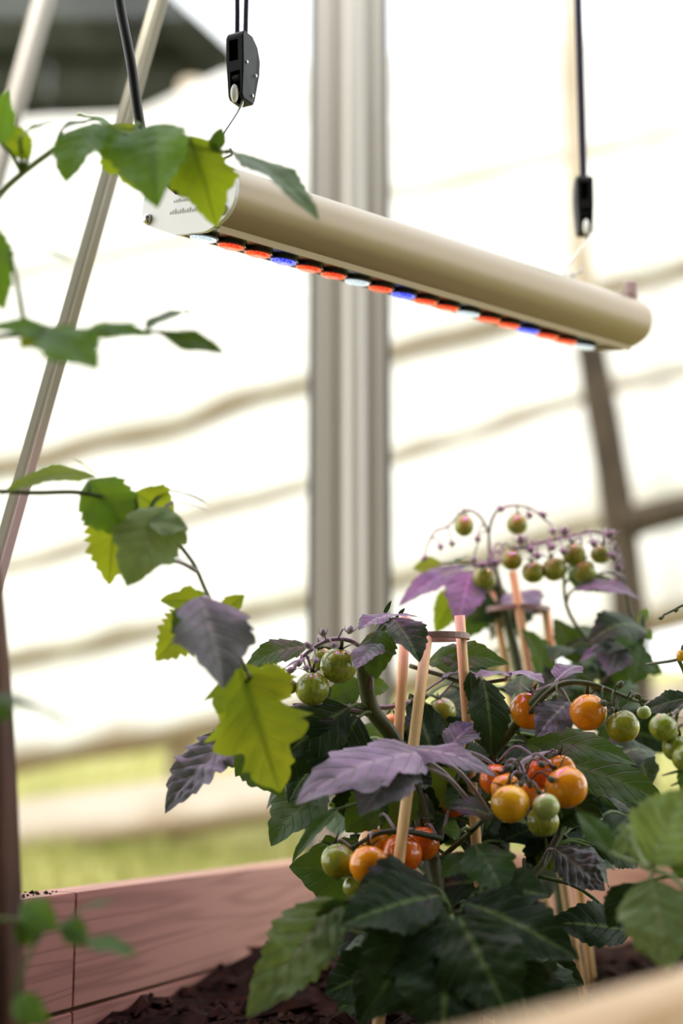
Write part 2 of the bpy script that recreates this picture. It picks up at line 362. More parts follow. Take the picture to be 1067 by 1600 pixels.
ob = thing('outbuilding', 'dark outbuilding with a steep roof verge rising over the fence', 'building', P(100, 150, 9))
def pl(px, py, d=9.0): return P(px, py, d)
bx = [(-260, 260), (345, 260), (345, 118), (225, 8), (-20, -215), (-260, -430)]
yb = pl(0, 0).y
nb = 9
for k in range(nb):                                # gable boards, one by one, following the verge
    x0 = -260 + (345 + 260) * k / nb; x1 = -260 + (345 + 260) * (k + 1) / nb - 3
    vt = lambda x: 118 - (345 - x) * .915
    prism('plank', [pl(x0, 260), pl(x1, 260), pl(x1, vt(x1)), pl(x0, vt(x0))], (0, .05 + .02 * (k % 2), 0), M['gable'], ob)
v0, v1 = pl(-260, -436), pl(372, 142)
prism('roof', [v0 + Vector((0, -.25, 0)), v1 + Vector((0, -.25, 0)), v1 + Vector((0, -.25, .14)), v0 + Vector((0, -.25, .14))], (0, 3.5, 0), M['roof_dark'], ob)
prism('fascia', [v0 + Vector((0, -.29, -.16)), v1 + Vector((0, -.29, -.16)), v1 + Vector((0, -.29, .12)), v0 + Vector((0, -.29, .12))], (0, .04, 0), M['roof_dark'], ob)
for s, yy in ((0, 70), (1, 150)):
    prism('batten', [pl(-260, yy, 8.9), pl(300 if s else 262, yy, 8.9), pl(300 if s else 262, yy + 16, 8.9), pl(-260, yy + 16, 8.9)], (0, .1, 0), M['roof_dark'], ob)

# ------------------------------------------------------------------ added wall and roof, unseen behind the camera, to shade the bed
struct(prism('shade_wall', [Vector((-4, -1.3, .5)), Vector((4, -1.3, .5)), Vector((4, -1.3, 3.3)), Vector((-4, -1.3, 3.3))], (0, -.15, 0), M['shade_panel']), 'added unseen dark wall behind the camera, shading the bed', 'wall')
struct(prism('shade_roof', [Vector((-4, -1.3, 3.3)), Vector((4, -1.3, 3.3)), Vector((4, .5, 2.82)), Vector((-4, .5, 2.82))], (0, 0, .06), M['shade_panel']), 'added unseen solid roof over the camera, shading the bed', 'roof')
# ------------------------------------------------------------------ greenhouse frame
PD = 2.0
def xa(px): return (px - 533.5) / F_PX * (PD * _c + .0)
post = thing('aluminium_post', 'grey ribbed aluminium greenhouse post standing behind the raised bed', 'post', (0.01, PD, .56))
prof = [(488, .00), (490, -.010), (519, -.010), (523, -.002), (533, -.002), (537, -.016), (548, -.022), (562, -.022), (572, -.014), (576, -.003), (586, -.003), (590, -.010), (603, -.010), (605, .0), (605, .05), (488, .05)]
dz = PD * .0
zb_, zt_ = .56, 2.6
pp_ = [Vector(((px - 533.5) / F_PX * PD * 1.06 / 1.06, PD + y, zb_)) for px, y in prof]
prism('profile', pp_, (0, 0, zt_ - zb_), M['alu'], post, .0008)
for a, b in ((480, 489), (604, 613)):
    prism('gasket', [Vector(((a - 533.5) / F_PX * PD, PD - .004, zb_)), Vector(((b - 533.5) / F_PX * PD, PD - .004, zb_)), Vector(((b - 533.5) / F_PX * PD, PD + .045, zb_)), Vector(((a - 533.5) / F_PX * PD, PD + .045, zb_))], (0, 0, zt_ - zb_), M['gasket'], post)['label'] = 'black rubber gasket strip'
xl, xr = (480 - 533.5) / F_PX * PD, (613 - 533.5) / F_PX * PD
for k, (a, b) in enumerate(((-1.0, xl - .0005), (xr + .0005, 1.1))):
    o = prism(f'window_{k+1}', [Vector((a, PD + .018, .56)), Vector((b, PD + .018, .56)), Vector((b, PD + .022, .56)), Vector((a, PD + .022, .56))], (0, 0, 2.04), M['glass'])
    struct(o, ('clear glass pane left of the aluminium post', 'clear glass pane right of the aluminium post')[k], 'window')
# two slanting braces
def brace(name, a, b, w_, m, label):
    a, b = Vector(a), Vector(b); u = (b - a).normalized(); side = u.cross(Vector((0, -1, 0))).normalized(); fr = side.cross(u).normalized()
    if fr.y > 0: fr = -fr
    t = thing(name, label, 'brace', b)
    prism('flange', [a - side * w_, a - side * w_ * .15, a - side * w_ * .15 + fr * .004, a - side * w_ + fr * .001], b - a, m, t)
    prism('web', [a - side * w_ * .12 + fr * .002, a + side * w_, a + side * w_ - fr * .006, a - side * w_ * .12 - fr * .006], b - a, m, t)
    prism('ridge', [a - side * w_ * .3 + fr * .003, a + side * w_ * .05 + fr * .003, a + side * w_ * .05 + fr * .0075, a - side * w_ * .3 + fr * .0075], b - a, m, t)
    return t
brace('diagonal_brace', P(362, -400, 1.24), P(-352, 2120, 1.10), .0075, M['alu_brace'], 'slanting aluminium brace passing behind the leaves at left')
brace('diagonal_brace', P(140, -260, 1.76), P(-22, 330, 1.72), .013, M['alu'], 'far blurred grey brace slanting across the dark outbuilding')

# ------------------------------------------------------------------ raised bed
RZ, JZ, SZ = CAM_Z - .078, CAM_Z - .163, CAM_Z - .178
dL = Vector((.32, .947, 0)).normalized(); nL = Vector((dL.y, -dL.x, 0))      # along the far-left board, into the bed
L0 = Vector((-.23, 1.1, 0)); Lp = lambda d: L0 + dL * ((d - 1.1) / dL.y)
E0 = Vector((.05, 1.92, 0)); dE = Vector((.947, -.32, 0)).normalized(); nE = Vector((-.32, -.947, 0)).normalized()
F0 = Vector((.0478, .506, 0)); dF = Vector((.53, .85, 0)).normalized(); nF = Vector((.85, -.53, 0)).normalized()
T_ = .036
bed = thing('raised_bed', 'raised planting bed of thick larch boards filled with dark soil', 'planter', (.1, 1.2, .56))
def plank(p, q, thick, z0, z1, m=M['bed'], bev=.0009):
    p, q = Vector(p), Vector(q); u = (q - p).normalized()
    bm = bmesh.new(); L = (q - p).length; n = thick.normalized(); t = thick.length
    nseg = 1
    R = Matrix((u, n, Vector((0, 0, 1)))).transposed().to_4x4()
    bmesh.ops.create_cube(bm, size=1)
    for v in bm.verts: v.co = Vector(((v.co.x + .5) * L, (v.co.y + .5) * t, (v.co.z + .5) * (z1 - z0)))
    bmesh.ops.bevel(bm, geom=list(bm.edges), offset=bev, segments=2, affect='EDGES')
    o = obj('board', from_bm('board', bm), m, None)
    o.matrix_world = Matrix.Translation((p.x, p.y, z0)) @ R
    o.parent = bed; o.matrix_parent_inverse = Matrix.Translation(-bed.location)
    return o
for (z0, z1) in ((JZ + .0015, RZ), (JZ - .09, JZ - .0015), (.56, JZ - .093)):
    plank(Lp(1.19), Lp(1.96), -nL * T_, z0, z1); plank(Lp(.38), Lp(1.1885), -nL * T_, z0, z1)
    plank(E0 + dE * .0, E0 + dE * .78, -nE * T_, z0, z1)
    plank(F0 - dF * .2, F0 + dF * 1.38, nF * T_, z0, z1 + (.006 if z1 == RZ else 0), M['bed_front'], .004)
    plank(Lp(.38), F0 - dF * .2, Vector((-.05, -1, 0)).normalized() * T_, z0, z1)
# soil crumbs lying on the rim
V, F = [], []
for k in range(42):
    p = Lp(random.uniform(1.085, 1.19)) - nL * random.uniform(.004, .034); c = Vector((p.x, p.y, RZ + .0008)); r = random.uniform(.0007, .0022); b = len(V)
    for a in ((1, 0, 0), (-1, 0, 0), (0, 1, 0), (0, -1, 0), (0, 0, .8), (0, 0, -.5)): V.append(c + Vector(a) * r * random.uniform(.6, 1.4))
    for f in ((0, 2, 4), (2, 1, 4), (1, 3, 4), (3, 0, 4), (2, 0, 5), (1, 2, 5), (3, 1, 5), (0, 3, 5)): F.append(tuple(b + q for q in f))
tag(obj('soil_crumbs', mesh('soil_crumbs', V, F, False), M['chip']), 'dark soil crumbs scattered on the rim of the bed', 'soil', kind='stuff')
# soil surface with clods
V, F = [], []
NA, NB = 110, 60
def soil_z(p):
    q = Vector((p.x, p.y, 0))
    return SZ + .020 * noise.noise(q * 5) + .012 * noise.noise(q * 22) + .007 * noise.noise(q * 60) + .028 * math.exp(-((p.x + .05) ** 2 + (p.y - 1.42) ** 2) / .008)
for j in range(NA + 1):
    s = j / NA
    a = Lp(.4 + 1.5 * s); b_ = F0 + dF * (-.2 + 1.54 * s)
    for i in range(NB + 1):
        p = a.lerp(b_, .004 + .992 * i / NB); V.append((p.x, p.y, soil_z(p)))
for j in range(NA):
    for i in range(NB): q = j * (NB + 1) + i; F.append((q, q + 1, q + NB + 2, q + NB + 1))
soil = obj('soil', mesh('soil', V, F, False), M['soil']); tag(soil, 'dark crumbly potting soil filling the raised bed', 'soil', kind='stuff')
V, F = [], []
for k in range(2600):
    s = random.random(); p = Lp(.75 + 1.05 * s).lerp(F0 + dF * (.1 + 1.1 * s), random.uniform(.02, .95)); r = random.choice((.002, .003, .004, .005, .008)) * random.uniform(.7, 1.3)
    c = Vector((p.x, p.y, soil_z(p) + r * .3)); b = len(V); el = random.uniform(1, 2.4); an = random.uniform(0, PI)
    ax = Vector((math.cos(an), math.sin(an), random.uniform(-.4, .5))); ay = Vector((-math.sin(an), math.cos(an), random.uniform(-.3, .3)))
    for q in (ax * el, -ax * el, ay, -ay, Vector((0, 0, .8)), Vector((0, 0, -.7))): V.append(c + q * r * random.uniform(.7, 1.2))
    for f in ((0, 2, 4), (2, 1, 4), (1, 3, 4), (3, 0, 4), (2, 0, 5), (1, 2, 5), (3, 1, 5), (0, 3, 5)): F.append(tuple(b + q for q in f))
o = obj('soil_clods', mesh('soil_clods', V, F, False), M['chip']); tag(o, 'loose bark chips and clods lying on the soil', 'soil', kind='stuff')
# dark rough stake at the left
st = trunk('wooden_stake', [(8, 1760), (2, 1600), (-8, 1350), (-18, 1100), (-28, 900), (-40, 700)], .9, (.0135, .0095), M['dark_wood'], None, 4, 10)
tag(st, 'dark reddish-brown rough stake upright at the left edge of the bed', 'stake')

# ------------------------------------------------------------------ grow light
a1 = P(318, 371, 1.05); lo, hi = 1.05, 3
for _ in range(60):
    md = (lo + hi) / 2
    if P(912, 540, md).z < a1.z: lo = md
    else: hi = md
a18 = P(912, 540, lo); u_ = (a18 - a1).normalized(); LEN = (a18 - a1).length
ROLL = math.radians(12)
nh = Vector((-u_.y, u_.x, 0)); n_ = nh * math.cos(ROLL) + Vector((0, 0, math.sin(ROLL))); up_ = u_.cross(n_).normalized()
if up_.z < 0: up_ = -up_
S0 = a1 - u_ * .009; S1 = a18 + u_ * .026
gl = thing('grow_light', 'long tubular champagne LED grow light with coloured lenses hanging over the plants', 'grow light', (S0 + S1) / 2)
def profile_pts(n=40, g=0.0):
    pts = []
    cx, cz, hw, hh = .009, .0245, .0585 - g, .0265 - g
    for k in range(n):
        t = 2 * PI * k / n; ct, st_ = math.cos(t), math.sin(t)
        e = .78
        x = cx + hw * math.copysign(abs(ct) ** e, ct); z = cz + hh * math.copysign(abs(st_) ** e, st_)
        if z < cz: x = cx + (x - cx) * (1 - .12 * ((cz - z) / hh) ** 2)
        pts.append((x, max(z, .0 + g, (x - .0178) * .24 + g)))
    return pts
PR = profile_pts()
def world(x, z, base): return base + n_ * x + up_ * z
# body: skin around the profile, open along the lens channel
CH0, CH1 = -.0300, .0135
V, F = [], []
lowfaces = [(CH0, 0), (CH0, .006), (CH1, .006), (CH1, 0)]
top = [p for p in PR if p[1] > .0015 and not (p[0] < .0195 and p[1] < .004)]
# order the upper outline from near lower edge over the top to the far lower edge
top.sort(key=lambda p: math.atan2(p[1] - .0245, p[0] - .009))
ang = [(math.atan2(p[1] - .0245, p[0] - .009), p) for p in top]
right = sorted([q for q in ang if q[0] > -PI / 2 and q[0] <= PI], key=lambda q: q[0]); left_ = sorted([q for q in ang if q[0] <= -PI / 2], key=lambda q: q[0])
ring = [q[1] for q in right] + [q[1] for q in left_]
ring = ring + [(CH0 - .002, 0)] + lowfaces + [(CH1 + .003, 0)]
def skin(ringpts, s0, s1, name, m, nseg=2, caps=False):
    V, F = [], []; k = len(ringpts)
    for i in range(nseg + 1):
        b = s0.lerp(s1, i / nseg)
        for x, z in ringpts: V.append(world(x, z, b) - s0)
    for i in range(nseg):
        for j in range(k): F.append((i * k + j, i * k + (j + 1) % k, (i + 1) * k + (j + 1) % k, (i + 1) * k + j))
    if caps: F.append(tuple(range(k))); F.append(tuple(nseg * k + q for q in range(k))[::-1])
    bm = bmesh.new(); me = mesh(name, V, F); bm.from_mesh(me); bmesh.ops.recalc_face_normals(bm, faces=bm.faces); bm.to_mesh(me); bm.free()
    me.set_sharp_from_angle(angle=math.radians(38))
    return obj(name, me, m, gl, s0)
skin(ring, S0, S1, 'housing', M['bar'], 4, True)
plate_ring = profile_pts(56)
ep = skin(plate_ring, S0 - u_ * .0035, S0 - u_ * .0002, 'end_plate', M['plate'], 1, True); ep['label'] = 'white end plate'
fp = skin(profile_pts(56, .0008), S1 + u_ * .0002, S1 + u_ * .004, 'end_plate', M['bar'], 1, True)
def boltme(c, ax, r, h, name, m, par):
    V, F = tube_vf([c, c + ax * h * .6, c + ax * h], r, r * .75, 14, None, None, 0)
    o0 = c.copy(); return obj(name, mesh(name, [v - o0 for v in V], F), m, par, o0)
for x, z in ((.056, .014), (-.038, .014), (.050, .038), (-.032, .038)):
    boltme(world(x, z, S0 - u_ * .0036), -u_, .0042, .004, 'bolt', M['steel'], gl)
# unreadable grey print on the plate: two short rows of strokes
V, F = [], []
for row, (z, nn, h) in enumerate(((.024, 11, .0028), (.0155, 13, .0038))):
    for k in range(nn):
        x = .024 - k * .0031 + row * .003; hh = h * (.6 + .4 * ((k * 7) % 3) / 2); b = len(V); base = S0 - u_ * .0037
        for dx, dz_ in ((0, 0), (.0018, 0), (.0018, hh), (0, hh)): V.append(world(x + dx, z + dz_, base) - base)
        F.append((b, b + 1, b + 2, b + 3))
obj('print', mesh('print', V, F, False), M['print'], gl, S0 - u_ * .0037)
# lenses in black reflector cups
SEQ = 'WRRBRRWRBRRWRRBRRW'
LC = {'W': ('led_white', (1, .97, .92), 'white LED lens'), 'R': ('led_red', (1, .03, .02), 'red LED lens'), 'B': ('led_blue', (.12, .06, 1), 'blue LED lens')}
LEDW = {'W': .10, 'R': .15, 'B': .50}
R_ = .0098; pitch = LEN / 17
lens_me = {}
for k, ch in enumerate(SEQ):
    c = a1 + u_ * pitch * k
    V, F = [], []; nseg = 24                         # cup: square black tile with round raised rim
    hs, hw_ = pitch * .47, .0185
    base = c + up_ * .0045
    for dx, dy in ((-hs, -.0292), (hs, -.0292), (hs, .0125), (-hs, .0125)): V.append(u_ * dx + n_ * dy + up_ * .0)
    for dx, dy in ((-hs, -.0292), (hs, -.0292), (hs, .0125), (-hs, .0125)): V.append(u_ * dx + n_ * dy - up_ * .002)
    F += [(0, 1, 2, 3), (7, 6, 5, 4), (0, 4, 5, 1), (1, 5, 6, 2), (2, 6, 7, 3), (3, 7, 4, 0)]
    b = len(V)
    for rr, hh in ((R_ + .0016, -.002), (R_ + .0014, -.0046), (R_ + .0003, -.0046), (R_ + .0001, -.003)):
        for q in range(nseg): g = 2 * PI * q / nseg; V.append(u_ * math.cos(g) * rr + n_ * math.sin(g) * rr + up_ * hh)
    for i in range(3):
        for q in range(nseg): q2 = (q + 1) % nseg; F.append((b + i * nseg + q, b + i * nseg + q2, b + (i + 1) * nseg + q2, b + (i + 1) * nseg + q))
    cup = obj('reflector_cup', mesh('reflector_cup', V, F, False), M['cup'], gl, base)
    V, F = [], []                                    # domed lens with a dimpled face
    rings = ((1.0, 0), (.97, -.0012), (.8, -.0019), (.55, -.0023), (.3, -.0021))
    for rr, hh in rings:
        for q in range(nseg): g = 2 * PI * q / nseg; V.append(u_ * math.cos(g) * rr * R_ + n_ * math.sin(g) * rr * R_ + up_ * hh)
    for i in range(len(rings) - 1):
        for q in range(nseg): q2 = (q + 1) % nseg; F.append((i * nseg + q, i * nseg + q2, (i + 1) * nseg + q2, (i + 1) * nseg + q))
    F.append(tuple((len(rings) - 1) * nseg + q for q in range(nseg)))
    ln = obj('lens', mesh('lens', V, F), M[LC[ch][0]], gl, c - up_ * .0006); ln['label'] = LC[ch][2]
    ld = bpy.data.lights.new('led_lamp', 'SPOT'); ld.energy = LEDW[ch] * 1.05; ld.color = LC[ch][1]; ld.spot_size = math.radians(110); ld.spot_blend = .7; ld.shadow_soft_size = .006
    lo_ = bpy.data.objects.new('led_lamp', ld); C.objects.link(lo_); lo_.location = c - up_ * .008
    lo_.rotation_euler = (-up_).to_track_quat('-Z', 'Y').to_euler()
    lo_.parent = gl; lo_.matrix_parent_inverse = Matrix.Translation(-gl.location)
# hanging eyes on top of the bar, and the cable gland at the far end
TOPZ = .051
def eye(s, x=.012):
    c = world(x, TOPZ, S0 + u_ * s); V, F = [], []
    tube_vf([c - u_ * .012 - up_ * .004, c - u_ * .009 + up_ * .006, c + up_ * .011, c + u_ * .009 + up_ * .006, c + u_ * .012 - up_ * .004], .0013, None, 8, V, F)
    obj('hanger_loop', mesh('hanger_loop', [v - c for v in V], F), M['steel'], gl, c); return c + up_ * .0105
eyeL = eye(.018); eyeR = eye(LEN - .009)
g0 = world(-.026, TOPZ - .012, S1 - u_ * .004)
V, F = tube_vf([g0, g0 + up_ * .012, g0 + up_ * .0125, g0 + up_ * .022], .008, .006, 12, None, None, 0)
obj('cable_gland', mesh('cable_gland', [v - g0 for v in V], F), M['collar'], gl, g0)

# ------------------------------------------------------------------ rope ratchets
def boolean_cut(me, boxes):
    o = bpy.data.objects.new('t', me); C.objects.link(o); tmp = []
    for (c, s) in boxes:
        bm = bmesh.new(); bmesh.ops.create_cube(bm, size=1)
        for v in bm.verts: v.co = Vector((v.co.x * s[0] + c[0], v.co.y * s[1] + c[1], v.co.z * s[2] + c[2]))
        b = bpy.data.objects.new('c', from_bm('c', bm)); C.objects.link(b); tmp.append(b)
        md = o.modifiers.new('b', 'BOOLEAN'); md.object = b; md.operation = 'DIFFERENCE'; md.solver = 'EXACT'
    bpy.context.view_layer.update()
    me2 = bpy.data.meshes.new_from_object(o.evaluated_get(bpy.context.evaluated_depsgraph_get()))
    for b in tmp: bpy.data.objects.remove(b)
    bpy.data.objects.remove(o); return me2
def ratchet_mesh(t=.0150, D=.0260, H=.0535):
    # local: x across the narrow face, y depth (front face at y=0), z down from 0 to -H
    side = [(.003, 0), (D * .55, 0), (D * .85, -.006), (D, -.016), (D * .97, -.027), (D * .80, -H + .004), (D * .72, -H), (.0045, -H), (.002, -H + .003), (.001, -.026), (0, -.004)]
    bm = bmesh.new(); a = [bm.verts.new((-t / 2 * (1 if z > -.03 else .82), y, z)) for y, z in side]; b = [bm.verts.new((t / 2 * (1 if z > -.03 else .82), y, z)) for y, z in side]
    bm.faces.new(a); bm.faces.new(b[::-1]); n = len(a)
    for i in range(n): bm.faces.new((a[i], b[i], b[(i + 1) % n], a[(i + 1) % n]))
    bmesh.ops.recalc_face_normals(bm, faces=bm.faces)
    bmesh.ops.bevel(bm, geom=list(bm.edges), offset=.0009, segments=2, affect='EDGES')
    me = from_bm('body', bm)
    me = boolean_cut(me, [((-.0008, 0, -.0155), (.0078, .014, .0165)), ((.0004, 0, -.0405), (.0086, .018, .0175)), ((.0004, .002, -.051), (.006, .02, .008))])
    return me
RM = ratchet_mesh(); RM.name = 'body'
def ratchet(p, yaw, target, label, cords):
    t = thing('rope_ratchet', label, 'ratchet', p, 'rope ratchets holding the grow light')
    R = Matrix.Rotation(yaw, 4, 'Z')
    o = child_of_mesh('body', RM, M['black'], t); o.rotation_euler = (0, 0, yaw)
    L = lambda x, y, z: p + (R @ Vector((x, y, z)))
    bm = bmesh.new(); bmesh.ops.create_cube(bm, size=1)
    for v in bm.verts: v.co = Vector((v.co.x * .0075, v.co.y * .005 + .0045, v.co.z * .0045 - .0365))
    bmesh.ops.bevel(bm, geom=list(bm.edges), offset=.001, segments=2, affect='EDGES')
    q = child_of_mesh('release_tab', from_bm('release_tab', bm), M['black'], t); q.rotation_euler = (0, 0, yaw)
    for x, y, z in ((.0078, .006, -.0245), (.0078, .019, -.030), (.0068, .016, -.047)):
        c = L(x, y, z); boltme(c, R @ Vector((1, 0, 0)), .0014, .0006, 'rivet', M['steel'], t)
    for x in cords:
        tube('cord', [L(x, .009, -.004), L(x * 1.05, .009, .02), L(x * 1.25, .009, .10), L(x * 1.3, .009, .55)], .0019, None, M['cord'], t, 8, 3)
    e = L(0, .006, -.0505)                                # white hook eye, then the wire hook
    V, F = [], []; bmv = bmesh.new(); bmesh.ops.create_uvsphere(bmv, u_segments=14, v_segments=10, radius=1)
    for v in bmv.verts: v.co = Vector((v.co.x * .0030, v.co.y * .0030, v.co.z * .0072))
    q = obj('hook_eye', from_bm('hook_eye', bmv, True), M['white_plastic'], t, L(0, .0015, -.0495)); q['label'] = 'white hook eye'
    rt = Vector((1, 0, 0))
    d = target - e
    w1 = e.lerp(target, .5) + rt * .001
    pts = [e + Vector((.002, 0, .004)), e + Vector((.003, 0, -.006)), w1, target + Vector((-.004, 0, .004)), target + Vector((-.005, 0, -.003)), target + Vector((0, 0, -.0035)), target + Vector((.007, .002, .001)), target + Vector((.0115, .003, .004)), target + Vector((.010, .003, .0085))]
    tube('hook', pts, .0011, None, M['steel'], t, 8, 5)
    return t
pL = P(366, 47, 1.06)
ratchet(pL, math.radians(-28), eyeL, 'black rope ratchet at the near end of the grow light', (-.003, .0042))
pR = P(914, 272, eyeR.y)
ratchet(pR, math.radians(2), eyeR, 'black rope ratchet at the far end of the grow light', (-.0012, .0016))
# power cable
cb = tube('power_cable', [P(150, -400, 1.02), P(175, -90, 1.02), P(186, 0, 1.02), P(204, 95, 1.02), P(218, 190, 1.03), P(235, 255, 1.045), world(.02, .032, S0 - u_ * .004)], .0036, None, M['cable'], None, 12)
tag(cb, 'thick black power cable dropping to the near end of the grow light', 'cable')

# ------------------------------------------------------------------ stick cages
def cage(label, sticks, disc, r):
    base = disc.copy(); base.z = SZ
    t = thing('plant_cage', label, 'plant support', base, 'stick cages in the tomato bed')
    for a, b in sticks:
        rr = .0040
        o = tube('stick', [a, a.lerp(b, .5), b], rr, rr, M['stake_wood'], t, 10, 3)
    V, F = [], []; n = 28; h = .0042
    for rr, z in ((r, -h / 2), (r, h / 2), (r * .72, h / 2), (r * .72, -h / 2)):
        for k in range(n): g = 2 * PI * k / n; V.append(Vector((rr * math.cos(g), rr * math.sin(g), z)))
    for i in range(4):
        for k in range(n): F.append((i * n + k, i * n + (k + 1) % n, ((i + 1) % 4) * n + (k + 1) % n, ((i + 1) % 4) * n + k))
    obj('collar', mesh('collar', V, F, False), M['collar'], t, disc)['label'] = 'brown round collar'
    return t
def down(px0, py0, d0, px1, py1, d1):
    a, b = P(px0, py0, d0), P(px1, py1, d1)
    t = (a.z - (SZ - .03)) / (a.z - b.z); return a, a + (b - a) * t
cage('tripod of bamboo sticks through a brown collar, amid the front plant',
     [down(634, 964, 1.145, 612, 1320, 1.13), down(667, 996, 1.105, 620, 1370, 1.06), down(718, 962, 1.12, 742, 1290, 1.12)], P(688, 995, 1.122), .0215)
cage('blurred tripod of bamboo sticks with dark collar, amid the plant behind',
     [down(770, 922, 1.40, 790, 1040, 1.40), down(801, 893, 1.355, 826, 1045, 1.355), down(853, 955, 1.37, 866, 1060, 1.38)], P(810, 953, 1.38), .0290)

# ------------------------------------------------------------------ tomato plants
CAMP = Vector((0, 0, CAM_Z))
def leaf_vf(B, T, N, w_, droop=.06, fold=.25, lobe=0.0, teeth=.09, pucker=.5, curl=.15, wave=.5, nv=30, nu=8, seed=0):
    Y = T - B; L = Y.length; y = Y / L; x = y.cross(N)
    if x.length < 1e-3: x = y.cross(Vector((.3, -.8, .4)))
    x.normalize(); z = x.cross(y)
    V, F, UV = [], [], []
    rnd = random.Random(seed); ph, ph2 = rnd.uniform(0, 6), rnd.uniform(0, 6); nt_ = rnd.choice((6, 7, 9))
    for i in range(nv + 1):
        v = i / nv
        sh = math.sin(PI * min(1, v ** .72 * .985 + .012)) ** .85
        for j in range(nu + 1):
            uu = -1 + 2 * j / nu; au = abs(uu); sg = 1 if uu >= 0 else -1
            saw = (v * nt_ + (.3 if sg > 0 else 0)) % 1.0
            k = 1 + teeth * (saw - .5) * 2 * au
            lb = 1 - lobe * (.5 + .5 * math.cos(2 * PI * (v * 2.6 + (.15 if sg > 0 else 0)) + .6)) * au
            half = w_ * L * sh * k * lb * (1 + .12 * noise.noise(Vector((v * 6.0, sg * 3.0, seed * 2.3))))
            X = uu * half; yy = v + au * half / L * .30 * (1 - v)
            f = v * 7 - au * 1.6
            h = fold * abs(X) - curl * X * X / (w_ * L + 1e-6) + droop * L * 4 * v * (1 - v)
            h += pucker * L * .016 * (abs(math.sin(PI * f)) - .5) * (1 - au ** 4) * min(1, au * 4) * min(1, sh * 1.5)
            h += pucker * L * .022 * noise.noise(Vector((uu * 3.2, v * 8.5, seed * 1.7))) * min(1, sh * 1.5)
            h += wave * half * .22 * au * au * math.sin(v * 11 + ph + sg * ph2)
            V.append(y * (yy * L) + x * X + z * h); UV.append((uu, v))
    for i in range(nv):
        for j in range(nu): a = i * (nu + 1) + j; F.append((a, a + 1, a + nu + 2, a + nu + 1))
    return V, F, UV
LEAF_SEED = [100]
class Plant:
    def __init__(s, label, base, stems, stem_m='stem', r=.0045, name='tomato_plant'):
        s.root = thing(name, label, 'plant', base, 'tomato plants'); s.samples = []
        for pts, r0, r1 in stems:
            tube('stem', pts, r0, r1, M[stem_m], s.root, 8)
            s.samples += catmull(pts, 6)
    def near(s, p):
        return min(s.samples, key=lambda q: (q - p).length + .6 * max(0, q.z - p.z + .01))
    def leaf(s, B, T, N, w_, m='leaf_mid', pet=True, petlen=.16, **kw):
        LEAF_SEED[0] += 1
        V, F, UV = leaf_vf(Vector((0, 0, 0)), T - B, N, w_, seed=LEAF_SEED[0], **kw)
        if pet:
            q = s.near(B) - B
            if q.length > petlen: q = q.normalized() * petlen
            mid = q * .5 + Vector((0, 0, q.length * .12)); nb_ = len(V)
            tube_vf([Vector((0, 0, 0)) + (T - B) * .03, mid, q], .0011, .0016, 6, V, F, 4)
            UV += [(0, 0)] * (len(V) - nb_)
        o = obj('leaf', mesh('leaf', V, F, True, UV), M[m], s.root, B); return o
    # leaf from photo pixels: base x,y,depth, tip x,y,depth
    def L(s, b, t, w_, m='leaf_mid', N=None, **kw):
        B, T = P(*b), P(*t)
        N = Vector(N) if N is not None else Vector((.0, -1, .45))
        return s.leaf(B, T, N.normalized(), w_, m, **kw)
    def branch(s, pts, r0, r1=None, m='stem', name='branch'):
        pts = [P(*p) for p in pts]; s.samples += catmull(pts, 5)
        return tube(name, pts, r0, r1, M[m], s.root, 7)
    def stalk(s, pts, r0=.0013, r1=.0008, m='stem_purple'):
        pts = [P(*p) for p in pts]; o = tube('truss_stalk', pts, r0, r1, M[m], s.root, 7); s.tr = catmull(pts, 6); return o
    def tomato(s, px, py, d, rpx, m, label, tilt=None, calyx=True, ped=True, el=1.0):
        c = P(px, py, d); r = rpx / F_PX * d * 1.0
        o = obj('tomato', TOM, None, s.root, c); o.data = TOMS[m]; o.scale = (r, r, r * el)
        ax = tilt if tilt is not None else Vector((random.uniform(-.35, .35), random.uniform(-.25, .35), 1))
        ax = Vector(ax).normalized(); o.rotation_euler = ax.to_track_quat('Z', 'Y').to_euler(); o['label'] = label
        if calyx:
            k = child_of_mesh('calyx', CALYX, None, o)
        if ped and getattr(s, 'tr', None):
            top = c + ax * r * .95 * el; q = min(s.tr, key=lambda z: (z - top - Vector((0, 0, r * .5))).length)
            mid = top.lerp(q, .5) + ax * (top - q).length * .35
            tube('pedicel', [top, mid, q], .0009, .0011, M['stem_purple'] if m != 'fr_pale' else M['stem'], s.root, 6, 4)
        return o
    def bud(s, px, py, d, rpx=4, drop=(0, 0, -1), m='stem_purple'):
        """small closed flower bud or spent calyx on a thin curved pedicel"""
        c = P(px, py, d); r = rpx / F_PX * d; q = min(s.tr, key=lambda z: (z - c).length)
        V, F = [], []; mid = q.lerp(c, .5) + Vector((0, 0, .35 * (q - c).length))
        tube_vf([q - c, mid - c, Vector((0, 0, 0))], .0007, .0007, 5, V, F, 4)
        dd = Vector(drop).normalized(); tube_vf([Vector((0, 0, 0)), dd * r * 1.2, dd * r * 2.6], lambda t: r * (.35 + .75 * math.sin(PI * min(1, t * .9 + .05))), None, 7, V, F, 4)
        for k in range(4):
            g = k * PI / 2 + px; sd = Vector((math.cos(g), math.sin(g), .1)); b = len(V)
            tube_vf([dd * r * .3, sd * r * 1.4 + dd * r * .8, sd * r * 2.2 + dd * r * 2.4], r * .28, r * .05, 4, V, F, 3)
        return obj('flower_bud', mesh('flower_bud', V, F), M[m], s.root, c)
